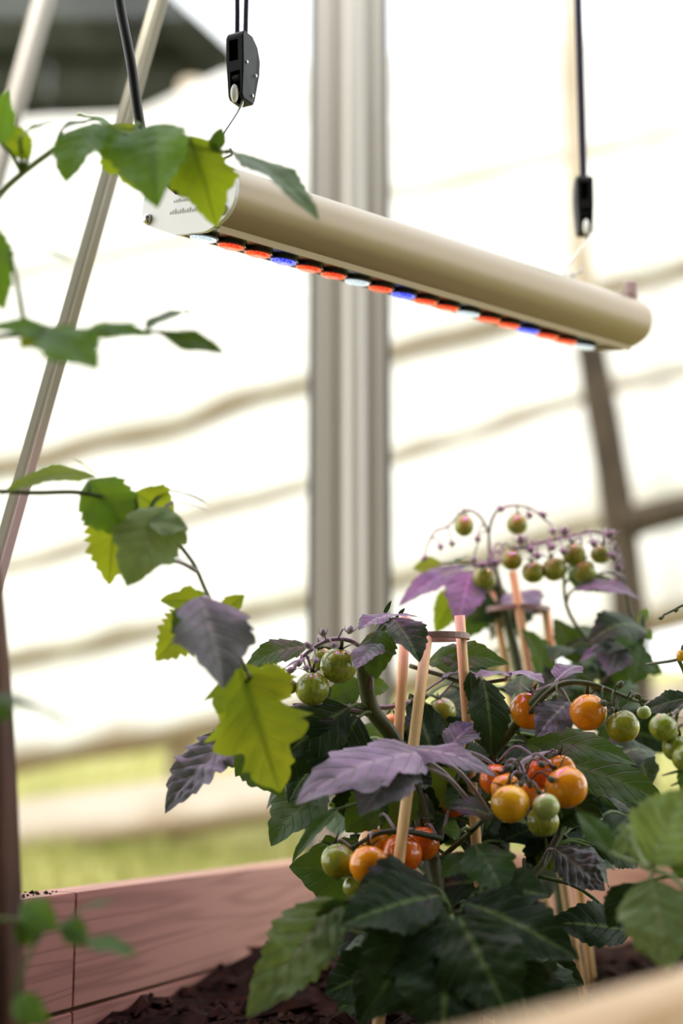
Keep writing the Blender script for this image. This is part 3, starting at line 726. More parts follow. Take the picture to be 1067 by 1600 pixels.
def tomato_mesh():
    V, F = [], []; nu, nv = 28, 18
    for i in range(nv + 1):
        t = PI * i / nv; r = math.sin(t); z = math.cos(t) * .97
        if z > 0: z -= .16 * math.exp(-(r / .28) ** 2)
        else: z += .04 * math.exp(-(r / .2) ** 2)
        for k in range(nu): g = 2 * PI * k / nu; V.append(Vector((r * math.cos(g) * (1 + .012 * math.cos(5 * g)), r * math.sin(g) * (1 + .012 * math.cos(5 * g)), z)))
    for i in range(nv):
        for k in range(nu): F.append((i * nu + k, (i + 1) * nu + k, (i + 1) * nu + (k + 1) % nu, i * nu + (k + 1) % nu))
    return V, F
TV, TF = tomato_mesh(); TOMS = {}
for k in ('fr_orange', 'fr_red', 'fr_yellow', 'fr_green', 'fr_turning', 'fr_pale'):
    TOMS[k] = mesh('tomato', TV, TF); TOMS[k].materials.append(M[k])
TOM = TOMS['fr_orange']
V, F = [], []
for k in range(5):                                       # calyx: five narrow curling sepals and the knuckle of the stalk
    g = 2 * PI * k / 5 + .3 * (k % 2); rd = Vector((math.cos(g), math.sin(g), 0)); sd = Vector((-rd.y, rd.x, 0)); b = len(V)
    cl = .15 + .25 * ((k * 3) % 5) / 4
    for i in range(6):
        t = i / 5; wd = .13 * (1 - t) ** .8 + .004; p = rd * (.05 + .92 * t) + Vector((0, 0, .87 + .26 * math.sin(t * 2.2) - .05 * t + cl * t * t))
        V += [p - sd * wd, p + Vector((0, 0, .03)), p + sd * wd]
    for i in range(5):
        for j in range(2): q = b + i * 3 + j; F.append((q, q + 1, q + 4, q + 3))
tube_vf([Vector((0, 0, .78)), Vector((0, 0, .95)), Vector((.03, .02, 1.15))], .10, .075, 8, V, F, 3)
CALYX = mesh('calyx', V, F); CALYX.materials.append(M['sepal'])
UPN = (.05, -.25, 1); FACE = (0, -1, .25)
def soilp(px, d, dx=0):
    p = P(px, 1500, d); p.z = SZ - .02; return p

# ---- the tall plant at the left whose sprays hang into view
A = Plant('tall blurred tomato plant at left whose leafy sprays hang into view', soilp(-260, .86),
          [([soilp(-260, .86), P(-250, 1100, .86), P(-240, 600, .86), P(-225, 200, .86), P(-240, -80, .86)], .006, .004)], 'stem_light')
A.branch([(-240, 420, .86), (-60, 345, .87), (55, 255, .88), (140, 207, .89), (260, 222, .9), (352, 238, .9)], .0024, .0012, 'stem_light')
A.branch([(-240, 640, .82), (-90, 545, .82), (70, 520, .82), (190, 518, .83), (290, 520, .84)], .002, .001, 'stem_light')
A.branch([(-245, 850, .9), (-60, 775, .92), (60, 770, .94), (140, 772, .95), (230, 805, .96), (295, 870, .97), (325, 930, .975), (372, 1020, .98), (390, 1060, .98)], .0016, .0011, 'stem')
A.branch([(-250, 1420, .8), (-90, 1430, .8), (40, 1440, .8), (110, 1455, .8)], .0014, .0009, 'stem_light')
# top spray
A.L((0, 225, .86), (12, 140, .84), .30, 'leaf_fresh', FACE)
A.L((30, 215, .86), (85, 190, .86), .25, 'leaf_fresh', (.2, -.6, 1))
A.L((45, 250, .87), (5, 190, .87), .28, 'leaf_lime', FACE)
A.L((150, 192, .88), (103, 285, .86), .36, 'leaf_fresh', (-.3, -1, .5), lobe=.2)
A.L((95, 205, .88), (155, 188, .9), .25, 'leaf_mid', UPN)
A.L((165, 195, .9), (228, 305, .9), .36, 'leaf_lime', (.2, -1, .2), lobe=.25)
A.L((240, 195, .88), (246, 325, .85), .33, 'leaf_fresh', (-.2, -1, .35), fold=.45)
A.L((295, 212, .9), (338, 355, .9), .34, 'leaf_lime', (.15, -1, .15), lobe=.15)
A.L((215, 195, .92), (160, 250, .92), .35, 'leaf_lime', FACE)
A.L((365, 238, .9), (497, 345, .86), .17, 'leaf_mid', (.1, -.5, 1))
A.L((335, 240, .9), (346, 200, .9), .3, 'leaf_mid', FACE)
A.L((180, 205, .9), (120, 180, .92), .25, 'leaf_fresh', UPN)
# left edge
A.L((-25, 350, .85), (6, 485, .84), .22, 'leaf_fresh', FACE, petlen=.08)
A.L((12, 392, .8), (122, 415, .78), .10, 'leaf_mid', (0, -.3, 1), petlen=.06)
A.L((-40, 1085, .72), (125, 1142, .7), .08, 'leaf_mid', (0, -.3, 1), petlen=.08)
A.L((-30, 1090, .75), (20, 1125, .74), .3, 'leaf_mid', FACE, petlen=.08)
# middle spray
A.L((110, 532, .82), (-25, 512, .8), .19, 'leaf_fresh', (.1, -.9, .7))
A.L((270, 215, .905), (300, 305, .905), .3, 'leaf_lime', FACE)
A.L((232, 208, .9), (205, 186, .9), .3, 'leaf_fresh', UPN)
A.L((160, 200, .88), (190, 262, .87), .3, 'leaf_fresh', (-.1, -1, .4))
A.L((70, 520, .8), (152, 578, .78), .40, 'leaf_fresh', (0, -.8, .7), lobe=.15)
A.L((60, 515, .82), (100, 560, .80), .45, 'leaf_lime', (0, -.8, .7))
A.L((130, 520, .83), (238, 525, .83), .19, 'leaf_fresh', (0, -.9, .7))
A.L((150, 525, .83), (225, 505, .85), .17, 'leaf_fresh', (0, -.4, 1))
A.L((258, 525, .84), (350, 552, .84), .21, 'leaf_mid', (0, -1, .5))
A.L((230, 515, .84), (300, 490, .9), .10, 'leaf_mid', (0, -.3, 1))
# long chain
A.L((150, 745, .95), (3, 774, .93), .17, 'leaf_lime', (0, -.75, .8), droop=.12, teeth=.08, pet=False)
A.L((148, 742, .95), (105, 712, .95), .10, 'leaf_lime', UPN, pet=False)
A.L((138, 750, .955), (205, 838, .95), .42, 'leaf_fresh', (-.3, -1, .5), lobe=.1)
A.L((185, 775, .965), (170, 914, .965), .30, 'leaf_lime', (0, -1, .1), teeth=.2)
A.L((210, 770, .96), (272, 815, .975), .45, 'leaf_lime', FACE)
A.L((264, 792, .95), (198, 916, .93), .40, 'leaf_pale', (.2, -1, .7), lobe=.15)
A.L((232, 818, .94), (294, 826, .94), .42, 'leaf_pale', (0, -1, .7))
A.L((250, 880, .955), (310, 876, .96), .12, 'leaf_led_lit', UPN)
A.L((258, 766, .97), (330, 792, .97), .07, 'leaf_mid', (0, -.25, 1), fold=.5)
A.L((268, 784, .97), (332, 805, .97), .05, 'leaf_led_lit', (0, -.25, 1))
A.L((335, 945, .985), (250, 938, .985), .30, 'leaf_lime', (0, -1, .3), lobe=.2)
A.L((325, 955, .99), (243, 1032, .99), .34, 'leaf_lime', (0, -1, .2), teeth=.2)
A.L((345, 962, .985), (382, 930, .985), .34, 'leaf_lime', FACE)
A.L((312, 932, .955), (348, 1075, .93), .42, 'leaf_led_lit', (.25, -.75, 1), lobe=.18, fold=.35)
A.L((340, 985, .95), (400, 985, .95), .3, 'leaf_led_lit', (0, -.7, 1))
A.L((318, 950, .96), (268, 990, .955), .4, 'leaf_mid', (0, -1, .6))
A.L((372, 1035, .99), (437, 1238, .985), .42, 'leaf_lime', (.05, -1, .12), lobe=.42, teeth=.18, nv=44, nu=12)
A.L((395, 1060, .995), (458, 1062, .995), .4, 'leaf_lime', FACE, teeth=.2)
A.L((378, 1080, .995), (352, 1150, .995), .35, 'leaf_lime', FACE)
# low blurred leaves
A.L((35, 1410, .8), (92, 1455, .79), .32, 'leaf_fresh', FACE)
A.L((120, 1425, .8), (185, 1408, .8), .16, 'leaf_fresh', UPN)
A.L((100, 1440, .8), (140, 1480, .79), .32, 'leaf_fresh', FACE)
A.L((135, 1470, .79), (215, 1495, .78), .22, 'leaf_fresh', (0, -.6, 1))
A.L((20, 1560, .79), (80, 1600, .78), .3, 'leaf_fresh', FACE)
A.L((30, 1480, .8), (60, 1420, .8), .3, 'leaf_mid', FACE)

# ---- front plant in the first stick cage
Bp = Plant('bushy tomato plant with orange fruit growing through the front stick cage', soilp(700, 1.12),
           [([soilp(700, 1.12), P(690, 1450, 1.12), P(665, 1300, 1.13), P(620, 1165, 1.13), P(582, 1110, 1.12), P(570, 1060, 1.11), P(568, 1042, 1.1)], .0068, .0052),
            ([P(690, 1430, 1.13), P(740, 1320, 1.15), P(760, 1200, 1.15), P(800, 1140, 1.13), P(845, 1085, 1.1), P(868, 1072, 1.1)], .005, .003),
            ([P(690, 1430, 1.12), P(820, 1380, 1.13), P(880, 1290, 1.14), P(905, 1200, 1.14)], .004, .0025)])
Bp.branch([(690, 1340, 1.12), (745, 1290, 1.07), (790, 1240, 1.07), (815, 1190, 1.07)], .002, .0014)
Bp.branch([(600, 1140, 1.13), (570, 1108, 1.14), (610, 1105, 1.14), (640, 1096, 1.15)], .0022, .0016, 'stem_purple')
Bp.branch([(640, 1040, 1.15), (690, 1055, 1.14), (735, 1068, 1.13), (790, 1062, 1.13)], .0018, .0014)
Bp.branch([(705, 1430, 1.0), (708, 1500, .99), (700, 1590, .98)], .0026, .0022, 'stem_light')
Bp.branch([(705, 1430, 1.0), (790, 1410, 1.0), (850, 1470, .99)], .002, .0014, 'stem')
# trusses and fruit: upper left
Bp.stalk([(580, 1075, 1.11), (575, 1030, 1.1), (552, 1003, 1.09), (515, 1000, 1.08), (480, 1020, 1.08), (455, 1048, 1.08)], .0021, .0012)
Bp.tomato(529, 1040, 1.085, 29, 'fr_green', 'striped green tomato')
Bp.tomato(488, 1076, 1.08, 27, 'fr_green', 'striped green tomato')
Bp.tomato(453, 1073, 1.08, 12, 'fr_turning', 'tiny green tomato')
Bp.tomato(503, 1030, 1.10, 19, 'fr_green', 'striped green tomato')
for x, y, r, dr in ((470, 1030, 5, (-.4, -.3, -1)), (485, 1012, 5, (-.5, -.5, .4)), (505, 995, 5, (0, -.2, 1)), (545, 990, 5, (.4, 0, 1)), (460, 1045, 5, (-1, -.2, -.4)), (520, 1012, 4, (.2, -.6, .6)), (448, 1058, 4, (-1, 0, -.6)), (495, 1030, 5, (-.2, -1, -.5)), (478, 1042, 5, (.2, -1, -.4))): Bp.bud(x, y, 1.07, r, dr)
# lower left cluster
Bp.stalk([(690, 1310, 1.1), (640, 1300, 1.08), (600, 1300, 1.07), (575, 1310, 1.07), (550, 1325, 1.07)], .0022, .0014, 'sepal')
Bp.tomato(528, 1346, 1.07, 26, 'fr_turning', 'olive green tomato', (-.3, .4, 1), el=1.1)
Bp.tomato(576, 1351, 1.05, 30, 'fr_orange', 'ripe orange tomato', (.0, .35, 1))
Bp.tomato(585, 1318, 1.10, 25, 'fr_orange', 'ripe orange tomato')
Bp.tomato(628, 1333, 1.09, 31, 'fr_red', 'ripe reddish-orange tomato')
Bp.tomato(660, 1318, 1.105, 27, 'fr_red', 'ripe reddish-orange tomato')
Bp.tomato(556, 1386, 1.075, 20, 'fr_green', 'small green tomato')
Bp.tomato(706, 1252, 1.15, 26, 'fr_red', 'shaded reddish tomato')
# right lower cluster
Bp.stalk([(905, 1180, 1.12), (865, 1176, 1.1), (830, 1184, 1.06), (815, 1196, 1.05), (822, 1215, 1.045), (828, 1230, 1.045)], .0021, .0016)
Bp.tomato(797, 1256, 1.03, 30, 'fr_yellow', 'ripe golden yellow tomato', (-.1, .45, 1))
Bp.tomato(885, 1230, 1.045, 33, 'fr_orange', 'ripe orange tomato', (-.5, .3, 1))
Bp.tomato(853, 1260, 1.025, 21, 'fr_pale', 'small pale green tomato', (-.3, .3, 1))
Bp.tomato(774, 1218, 1.075, 25, 'fr_red', 'ripe reddish-orange tomato')
Bp.tomato(790, 1232, 1.06, 24, 'fr_orange', 'ripe orange tomato')
Bp.tomato(847, 1208, 1.085, 26, 'fr_red', 'ripe reddish-orange tomato')
Bp.tomato(876, 1202, 1.085, 23, 'fr_orange', 'ripe orange tomato')
Bp.tomato(832, 1240, 1.09, 22, 'fr_orange', 'ripe orange tomato')
Bp.tomato(848, 1283, 1.065, 25, 'fr_green', 'shaded green tomato')
for x, y, r, dr in ((800, 1195, 6, (-.6, -.3, -.6)), (842, 1190, 5, (.5, -.5, -.6)), (815, 1222, 5, (-.3, -1, -.4)), (858, 1215, 5, (.4, -.8, -.5))): Bp.bud(x, y, 1.035, r, dr, 'sepal')
# right upper cluster
Bp.stalk([(815, 1130, 1.12), (850, 1088, 1.09), (880, 1068, 1.08), (920, 1068, 1.08), (955, 1080, 1.08), (985, 1092, 1.08), (1005, 1098, 1.09)], .0024, .0012, 'stem')
Bp.tomato(828, 1110, 1.12, 31, 'fr_orange', 'ripe orange tomato', (.1, -.1, 1))
Bp.tomato(919, 1113, 1.08, 29, 'fr_orange', 'ripe orange tomato', (0, .4, 1))
Bp.tomato(973, 1135, 1.075, 26, 'fr_turning', 'yellow-green striped tomato', (-.3, .2, 1))
Bp.tomato(1006, 1113, 1.085, 11, 'fr_pale', 'tiny pale green tomato')
Bp.tomato(690, 1112, 1.17, 23, 'fr_turning', 'olive green tomato')
Bp.tomato(615, 1133, 1.17, 19, 'fr_orange', 'ripe orange tomato')
for x, y, r, dr in ((965, 1075, 5, (.4, -.3, .6)), (990, 1085, 5, (.6, -.3, -.3)), (940, 1095, 5, (.3, -.6, -.5)), (1000, 1095, 4, (1, 0, 0)), (955, 1105, 4, (.2, -.5, -.8)), (870, 1085, 5, (-.4, -.6, -.3))): Bp.bud(x, y, 1.07, r, dr, 'stem')
# hand placed leaves
Bp.L((480, 1010, 1.1), (378, 1050, 1.1), .24, 'leaf_mid', (-.1, -1, .75), droop=.12, nv=40)
Bp.L((500, 1025, 1.12), (440, 1048, 1.12), .2, 'leaf_led_lit', UPN)
Bp.L((372, 1143, 1.07), (258, 1271, 1.05), .25, 'leaf_led_lit', (-.1, -.75, .75), pucker=1.8, teeth=.14, nv=44, nu=14, petlen=.1, fold=.35)
Bp.L((372, 1150, 1.09), (443, 1243, 1.08), .34, 'leaf_mid', (0, -1, .3))
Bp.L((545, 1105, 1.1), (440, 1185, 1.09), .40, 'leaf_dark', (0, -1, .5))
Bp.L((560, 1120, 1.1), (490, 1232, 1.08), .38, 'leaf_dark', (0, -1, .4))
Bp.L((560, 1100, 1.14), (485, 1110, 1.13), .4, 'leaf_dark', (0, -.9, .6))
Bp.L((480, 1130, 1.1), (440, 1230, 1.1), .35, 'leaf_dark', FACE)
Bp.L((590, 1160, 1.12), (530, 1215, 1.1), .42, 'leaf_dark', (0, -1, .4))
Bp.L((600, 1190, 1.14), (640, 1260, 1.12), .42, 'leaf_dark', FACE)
Bp.L((565, 1065, 1.13), (515, 1095, 1.13), .42, 'leaf_mid', (0, -1, .2))
Bp.L((560, 1070, 1.15), (608, 1075, 1.16), .32, 'leaf_mid', (0, -1, .2))
Bp.L((612, 960, 1.09), (560, 985, 1.07), .34, 'leaf_led_lit', (-.1, -.45, 1))
Bp.L((600, 965, 1.09), (655, 965, 1.1), .25, 'leaf_led_lit', UPN)
Bp.L((612, 965, 1.085), (655, 1035, 1.06), .34, 'leaf_dark', (.4, -1, .4), fold=.5)
Bp.L((592, 985, 1.09), (588, 1062, 1.07), .36, 'leaf_mid', (-.3, -1, .2))
Bp.L((592, 1005, 1.08), (556, 1045, 1.06), .36, 'leaf_led_lit', (-.2, -.6, .9))
Bp.L((600, 960, 1.1), (612, 938, 1.1), .14, 'leaf_dark', FACE); Bp.L((622, 962, 1.1), (633, 950, 1.1), .2, 'leaf_dark', FACE)
Bp.L((668, 1035, 1.15), (795, 1038, 1.13), .22, 'leaf_mid', (0, -1, .55), droop=.14)
Bp.L((720, 1040, 1.12), (690, 1025, 1.13), .3, 'leaf_mid', FACE)
Bp.L((690, 1060, 1.13), (745, 1042, 1.13), .28, 'leaf_led_lit', UPN)
Bp.L((800, 1055, 1.13), (740, 1060, 1.11), .28, 'leaf_led_lit', UPN)
Bp.L((755, 1062, 1.1), (768, 1186, 1.09), .26, 'leaf_dark', (.15, -1, .15), droop=.1, nv=40, nu=10)
Bp.L((735, 1050, 1.1), (742, 1108, 1.1), .22, 'leaf_dark', (-.6, -1, .1))
Bp.L((628, 1172, 1.045), (775, 1214, 1.02), .22, 'leaf_led_lit', (.05, -.55, 1), droop=.1, fold=.1)
Bp.L((700, 1170, 1.08), (745, 1130, 1.1), .4, 'leaf_led_lit', (0, -.6, 1))
Bp.L((672, 1178, 1.04), (462, 1257, .99), .28, 'leaf_led_lit', (-.1, -.62, .8), lobe=.25, droop=.1, fold=.12, nv=40, nu=12)
Bp.L((640, 1190, 1.03), (562, 1275, .99), .36, 'leaf_led_lit', (-.1, -.8, .7), lobe=.2)
Bp.L((530, 1262, 1.08), (456, 1350, 1.08), .14, 'leaf_mid', (-.5, -.7, .6), fold=.5)
Bp.L((600, 1240, 1.1), (540, 1300, 1.09), .4, 'leaf_mid', FACE)
Bp.L((640, 1220, 1.1), (600, 1310, 1.1), .35, 'leaf_mid', FACE)
Bp.L((530, 1405, 1.0), (386, 1590, .96), .22, 'leaf_pale', (.25, -.9, .6), pucker=1.6, droop=.06, nv=44, nu=12, fold=.3)
Bp.L((545, 1400, 1.0), (465, 1500, .99), .22, 'leaf_mid', (.5, -.8, .3))
Bp.L((690, 1415, 1.0), (575, 1580, .96), .36, 'leaf_dark', (.1, -1, .55), pucker=1.2, nv=44, nu=12)
Bp.L((690, 1400, 1.0), (530, 1448, .97), .34, 'leaf_dark', (0, -.8, .8), pucker=1.0)
Bp.L((680, 1385, 1.03), (560, 1385, 1.0), .36, 'leaf_dark', (0, -.7, .8))
Bp.L((700, 1440, .99), (690, 1640, .95), .42, 'leaf_dark', (0, -1, .45), pucker=1.2, nv=44, nu=12)
Bp.L((715, 1430, .99), (800, 1600, .95), .36, 'leaf_dark', (-.1, -1, .5), pucker=1.2, nv=44, nu=12)
Bp.L((725, 1410, 1.0), (905, 1500, .98), .30, 'leaf_dark', (-.1, -.85, .7), pucker=1.0)
Bp.L((740, 1395, 1.02), (860, 1400, 1.0), .38, 'leaf_dark', (0, -.8, .7))
Bp.L((790, 1480, 1.0), (830, 1610, .97), .36, 'leaf_dark', (0, -1, .5))
Bp.L((640, 1480, 1.02), (560, 1600, 1.0), .36, 'leaf_dark', (0, -1, .5))
Bp.L((742, 1318, 1.03), (788, 1402, 1.0), .38, 'leaf_mid', (.1, -1, .5), pucker=.6)
Bp.L((735, 1335, 1.03), (690, 1372, 1.02), .36, 'leaf_mid', (-.2, -.9, .6))
Bp.L((720, 1300, 1.06), (690, 1295, 1.05), .4, 'leaf_mid', FACE)
Bp.L((770, 1275, 1.04), (702, 1262, 1.03), .42, 'leaf_dark', (0, -.6, .9))
Bp.L((820, 1160, 1.12), (995, 1195, 1.1), .18, 'leaf_mid', (0, -.9, .7), droop=.1)
Bp.L((870, 1190, 1.14), (1045, 1262, 1.12), .22, 'leaf_mid', (0, -1, .6), droop=.08)
Bp.L((890, 1095, 1.1), (838, 1152, 1.08), .34, 'leaf_led_lit', (-.1, -1, .5), pucker=1.6)
Bp.L((800, 1050, 1.12), (850, 1068, 1.1), .35, 'leaf_led_lit', UPN)
Bp.L((870, 1062, 1.1), (905, 1040, 1.12), .4, 'leaf_led_lit', UPN)
Bp.L((865, 1325, 1.1), (945, 1392, 1.09), .34, 'leaf_led_lit', (0, -1, .55), pucker=2.6, nv=50, nu=16, fold=.1)
Bp.L((850, 1320, 1.2), (860, 1360, 1.2), .5, 'leaf_lime', FACE)
Bp.L((985, 1455, 1.12), (855, 1442, 1.1), .26, 'leaf_dark', (0, -1, .5))
Bp.L((880, 1290, 1.12), (870, 1250, 1.1), .4, 'leaf_dark', FACE)
# fillers deep in the bush
rf = random.Random(11)
def filler(pl_, n, xr, yr, dr, size, mats, keep=lambda x, y: True):
    k = 0
    while k < n:
        x, y, d = rf.uniform(*xr), rf.uniform(*yr), rf.uniform(*dr)
        if not keep(x, y): continue
        B = P(x, y, d); q = B - pl_.near(B); q = q.normalized() if q.length > 1e-4 else Vector((1, 0, 0))
        di = (q + Vector((rf.uniform(-.9, .9), rf.uniform(-.5, .3), rf.uniform(-1.0, .15)))).normalized()
        T = B + di * rf.uniform(*size); N = Vector((rf.uniform(-.5, .5), rf.uniform(-1, -.3), rf.uniform(.1, 1))).normalized()
        pl_.leaf(B, T, N, rf.uniform(.28, .42), rf.choice(mats), nv=20, nu=6, lobe=rf.choice((0, .1, .2)), droop=rf.uniform(.03, .14), pucker=1.0, petlen=.09)
        k += 1
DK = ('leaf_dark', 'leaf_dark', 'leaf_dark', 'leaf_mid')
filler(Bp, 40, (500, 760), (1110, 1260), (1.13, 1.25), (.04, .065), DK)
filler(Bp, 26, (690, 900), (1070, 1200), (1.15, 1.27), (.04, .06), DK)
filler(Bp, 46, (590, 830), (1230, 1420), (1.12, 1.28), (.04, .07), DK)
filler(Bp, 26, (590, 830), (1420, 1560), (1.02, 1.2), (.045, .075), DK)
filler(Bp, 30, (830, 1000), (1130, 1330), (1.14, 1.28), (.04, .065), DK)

# ---- plant behind, in the second cage
Cp = Plant('blurred tomato plant rising behind with clusters of small green fruit', soilp(890, 1.38),
           [([soilp(890, 1.38), P(870, 1350, 1.38), P(830, 1150, 1.38), P(800, 1000, 1.39), P(775, 905, 1.38), P(765, 870, 1.37)], .006, .004),
            ([P(845, 1220, 1.38), P(890, 1130, 1.36), P(950, 1060, 1.34), P(1000, 1010, 1.33), P(1005, 960, 1.33)], .004, .0026)])
Cp.branch([(960, 1050, 1.34), (890, 960, 1.34), (880, 880, 1.33)], .002, .0014)
Cp.branch([(1000, 1010, 1.33), (985, 960, 1.33), (975, 905, 1.33)], .002, .0014)
Cp.stalk([(768, 905, 1.36), (765, 870, 1.35), (764, 832, 1.34), (775, 800, 1.33), (800, 790, 1.33), (830, 795, 1.33), (855, 815, 1.33)], .0016, .0009)
Cp.tomato(808, 819, 1.33, 17, 'fr_green', 'small green tomato', (0, .2, 1))
for x, y, dr in ((785, 800, (-.5, 0, .8)), (845, 800, (.5, 0, -.6)), (862, 825, (.3, 0, -1)), (825, 800, (.3, 0, -1))): Cp.bud(x, y, 1.33, 4.5, dr)
Cp.stalk([(764, 832, 1.34), (748, 805, 1.33), (725, 798, 1.33), (700, 822, 1.33), (680, 830, 1.33), (668, 850, 1.33)], .0013, .0008)
Cp.tomato(725, 821, 1.32, 16, 'fr_green', 'small green tomato', (0, .2, 1), el=1.15)
for x, y, dr in ((688, 850, (0, 0, -1)), (705, 845, (.2, 0, -1)), (664, 868, (-.2, 0, -1)), (745, 838, (.2, 0, -1)), (740, 870, (.1, 0, -1))): Cp.bud(x, y, 1.33, 4, dr)
Cp.stalk([(770, 890, 1.36), (800, 862, 1.34), (850, 848, 1.33), (895, 838, 1.33), (930, 832, 1.33), (960, 850, 1.33), (975, 885, 1.33)], .0018, .001)
for x, y, r, m in ((800, 875, 17, 'fr_turning'), (833, 894, 18, 'fr_green'), (866, 889, 20, 'fr_green'), (897, 866, 19, 'fr_green'), (938, 866, 16, 'fr_green'), (912, 892, 19, 'fr_green'), (756, 904, 19, 'fr_green')):
    Cp.tomato(x, y, 1.32, r, m, 'small green tomato', None, True, True)
for x, y, dr in ((815, 850, (-.2, -.5, .6)), (828, 862, (0, -1, .2)), (860, 855, (.2, -1, -.2)), (882, 838, (0, -.4, 1)), (925, 845, (.2, -.6, -.6)), (955, 862, (.3, -.2, -1)), (965, 880, (.2, 0, -1)), (840, 868, (-.2, -1, -.3)), (775, 880, (-.4, -1, 0)), (760, 882, (-1, -.4, -.2)), (880, 860, (0, -1, -.4)), (948, 838, (.5, 0, .3))): Cp.bud(x, y, 1.31, 6, dr)
Cp.L((722, 885, 1.34), (622, 948, 1.3), .15, 'leaf_led_lit', (-.2, -1, .6))
Cp.L((735, 893, 1.33), (715, 975, 1.3), .3, 'leaf_led_lit', (.1, -.9, .6))
Cp.L((722, 910, 1.36), (680, 990, 1.36), .26, 'leaf_lime', FACE)
Cp.L((690, 880, 1.36), (645, 888, 1.36), .3, 'leaf_lime', FACE)
Cp.L((700, 885, 1.35), (735, 868, 1.35), .3, 'leaf_mid', UPN)
Cp.L((790, 920, 1.4), (735, 975, 1.4), .4, 'leaf_dark', (0, -1, .5))
Cp.L((800, 925, 1.39), (835, 960, 1.36), .5, 'leaf_led_lit', (0, -.7, .8))
Cp.L((760, 920, 1.4), (725, 1000, 1.4), .36, 'leaf_mid', FACE)
Cp.L((820, 945, 1.4), (800, 985, 1.39), .45, 'leaf_dark', (0, -.8, .7))
Cp.L((895, 920, 1.32), (998, 936, 1.3), .2, 'leaf_led_lit', (0, -.7, .9), droop=.14)
Cp.L((900, 905, 1.34), (965, 925, 1.32), .28, 'leaf_mid', (0, -1, .5))
Cp.L((935, 895, 1.33), (980, 900, 1.32), .22, 'leaf_led_lit', UPN)
Cp.L((900, 880, 1.34), (905, 925, 1.34), .34, 'leaf_mid', FACE)
Cp.L((1005, 980, 1.32), (918, 1005, 1.29), .34, 'leaf_dark', (-.1, -.8, .7), droop=.16)
Cp.L((1000, 1010, 1.35), (868, 1018, 1.36), .2, 'leaf_dark', (0, -.8, .7))
Cp.L((968, 1008, 1.3), (950, 1056, 1.28), .4, 'leaf_led_lit', (0, -.9, .6))
Cp.L((960, 1005, 1.3), (905, 1035, 1.29), .18, 'leaf_led_lit', (0, -.6, .9))
Cp.L((1000, 1010, 1.31), (988, 1070, 1.29), .38, 'leaf_mid', (.2, -1, .4))
Cp.L((990, 1015, 1.33), (960, 1070, 1.33), .36, 'leaf_mid', FACE)
Cp.L((1005, 985, 1.33), (1020, 1000, 1.33), .4, 'leaf_fresh', FACE)
Cp.L((1010, 1040, 1.34), (1035, 1052, 1.34), .4, 'leaf_mid', FACE)
Cp.L((1000, 975, 1.34), (1012, 950, 1.34), .3, 'leaf_fresh', FACE)
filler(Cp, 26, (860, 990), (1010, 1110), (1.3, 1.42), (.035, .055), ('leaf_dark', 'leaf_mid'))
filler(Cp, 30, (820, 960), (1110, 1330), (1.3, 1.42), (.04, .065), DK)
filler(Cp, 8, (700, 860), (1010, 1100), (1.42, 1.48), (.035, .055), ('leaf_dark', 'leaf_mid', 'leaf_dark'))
filler(Cp, 6, (730, 830), (935, 990), (1.43, 1.48), (.03, .045), ('leaf_dark', 'leaf_dark', 'leaf_led_lit'))

# ---- plant at the right edge with pale leaves
Dp = Plant('pale-leaved tomato plant at the right edge with hanging green fruit', soilp(1150, 1.02),
           [([soilp(1150, 1.02), P(1140, 1400, 1.02), P(1125, 1200, 1.04), P(1110, 1000, 1.06), P(1110, 900, 1.06)], .006, .004)], 'stem_light')
Dp.branch([(1135, 1300, 1.0), (1085, 1310, .95), (1030, 1345, .93), (1015, 1358, .93)], .0024, .0018, 'stem_light')
Dp.branch([(1015, 1358, .93), (1050, 1370, .92), (1075, 1395, .91)], .0018, .0012, 'stem_light')
Dp.branch([(1015, 1358, .93), (985, 1345, .94), (950, 1332, .95)], .0016, .001, 'stem_light')
Dp.branch([(1110, 1010, 1.08), (1060, 1030, 1.1), (1010, 1038, 1.14)], .0014, .001, 'stem')
Dp.L((1016, 1352, .93), (1075, 1232, .91), .42, 'leaf_pale', (-.1, -.9, .7), pucker=1.6, nv=44, nu=12)
Dp.L((1012, 1348, .94), (965, 1290, .93), .4, 'leaf_pale', (0, -.8, .8), pucker=1.4)
Dp.L((1015, 1372, .925), (1042, 1518, .9), .43, 'leaf_pale', (0, -1, .6), pucker=1.6, nv=44, nu=12, teeth=.08)
Dp.L((955, 1332, .95), (900, 1268, .96), .28, 'leaf_mid', (.2, -.9, .6))
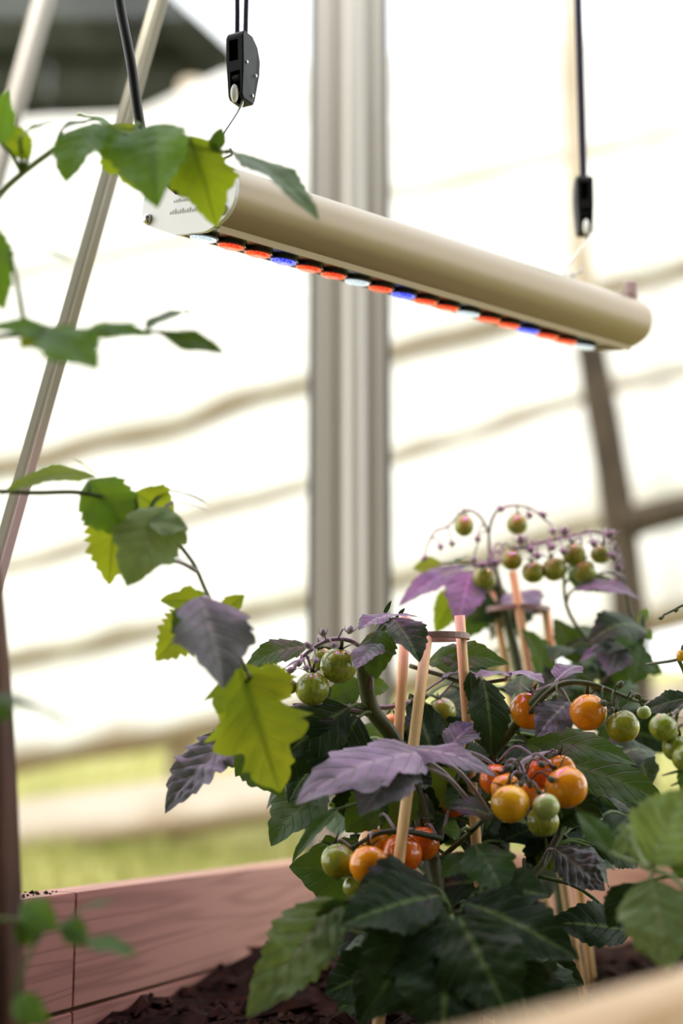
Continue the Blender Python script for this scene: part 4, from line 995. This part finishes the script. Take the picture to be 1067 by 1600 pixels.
Dp.L((960, 1335, .96), (990, 1300, .96), .35, 'leaf_pale', (.2, -.8, .8))
Dp.L((940, 1325, .97), (985, 1275, .99), .34, 'leaf_dark', (0, -.9, .6))
Dp.L((1060, 1372, .93), (1080, 1300, .93), .4, 'leaf_mid', FACE)
Dp.L((1068, 1390, .93), (1090, 1470, .92), .4, 'leaf_pale', FACE)
Dp.L((990, 1380, 1.0), (950, 1450, 1.0), .36, 'leaf_dark', FACE)
Dp.L((1040, 1400, 1.0), (1000, 1490, 1.0), .4, 'leaf_dark', FACE)
Dp.L((1060, 1250, 1.0), (1010, 1255, 1.0), .3, 'leaf_mid', UPN)
Dp.L((1080, 1090, 1.1), (1000, 1115, 1.12), .24, 'leaf_dark', (0, -.9, .6))
Dp.L((1090, 1190, 1.02), (1065, 1240, 1.02), .4, 'leaf_fresh', FACE)
Dp.stalk([(1110, 1100, 1.05), (1080, 1098, 1.05), (1060, 1110, 1.04), (1055, 1140, 1.04)], .0018, .0012, 'stem')
Dp.tomato(1036, 1137, 1.03, 22, 'fr_green', 'hanging green tomato', (.6, .1, .8))
Dp.tomato(1056, 1169, 1.035, 21, 'fr_green', 'hanging green tomato', (.4, .1, 1))
Dp.tomato(1072, 1185, 1.02, 22, 'fr_green', 'hanging green tomato')
Dp.stalk([(1110, 1030, 1.05), (1085, 1000, 1.05), (1066, 1010, 1.05)], .0014, .001, 'stem')
Dp.tomato(1066, 1024, 1.05, 10, 'fr_yellow', 'tiny yellowish tomato')
Dp.stalk([(1110, 960, 1.05), (1075, 945, 1.05), (1050, 955, 1.05), (1040, 960, 1.05)], .001, .0007, 'stem')
Dp.bud(1036, 964, 1.05, 3, (-1, 0, -.6), 'stem'); Dp.bud(1058, 950, 1.05, 3, (-.3, 0, -.6), 'stem')
for pts in ([(1090, 1200, 1.02), (1060, 1205, 1.02), (1034, 1212, 1.02)], [(1090, 1200, 1.02), (1065, 1220, 1.02), (1048, 1228, 1.02)]):
    Dp.stalk(pts, .0016, .0005, 'stem')
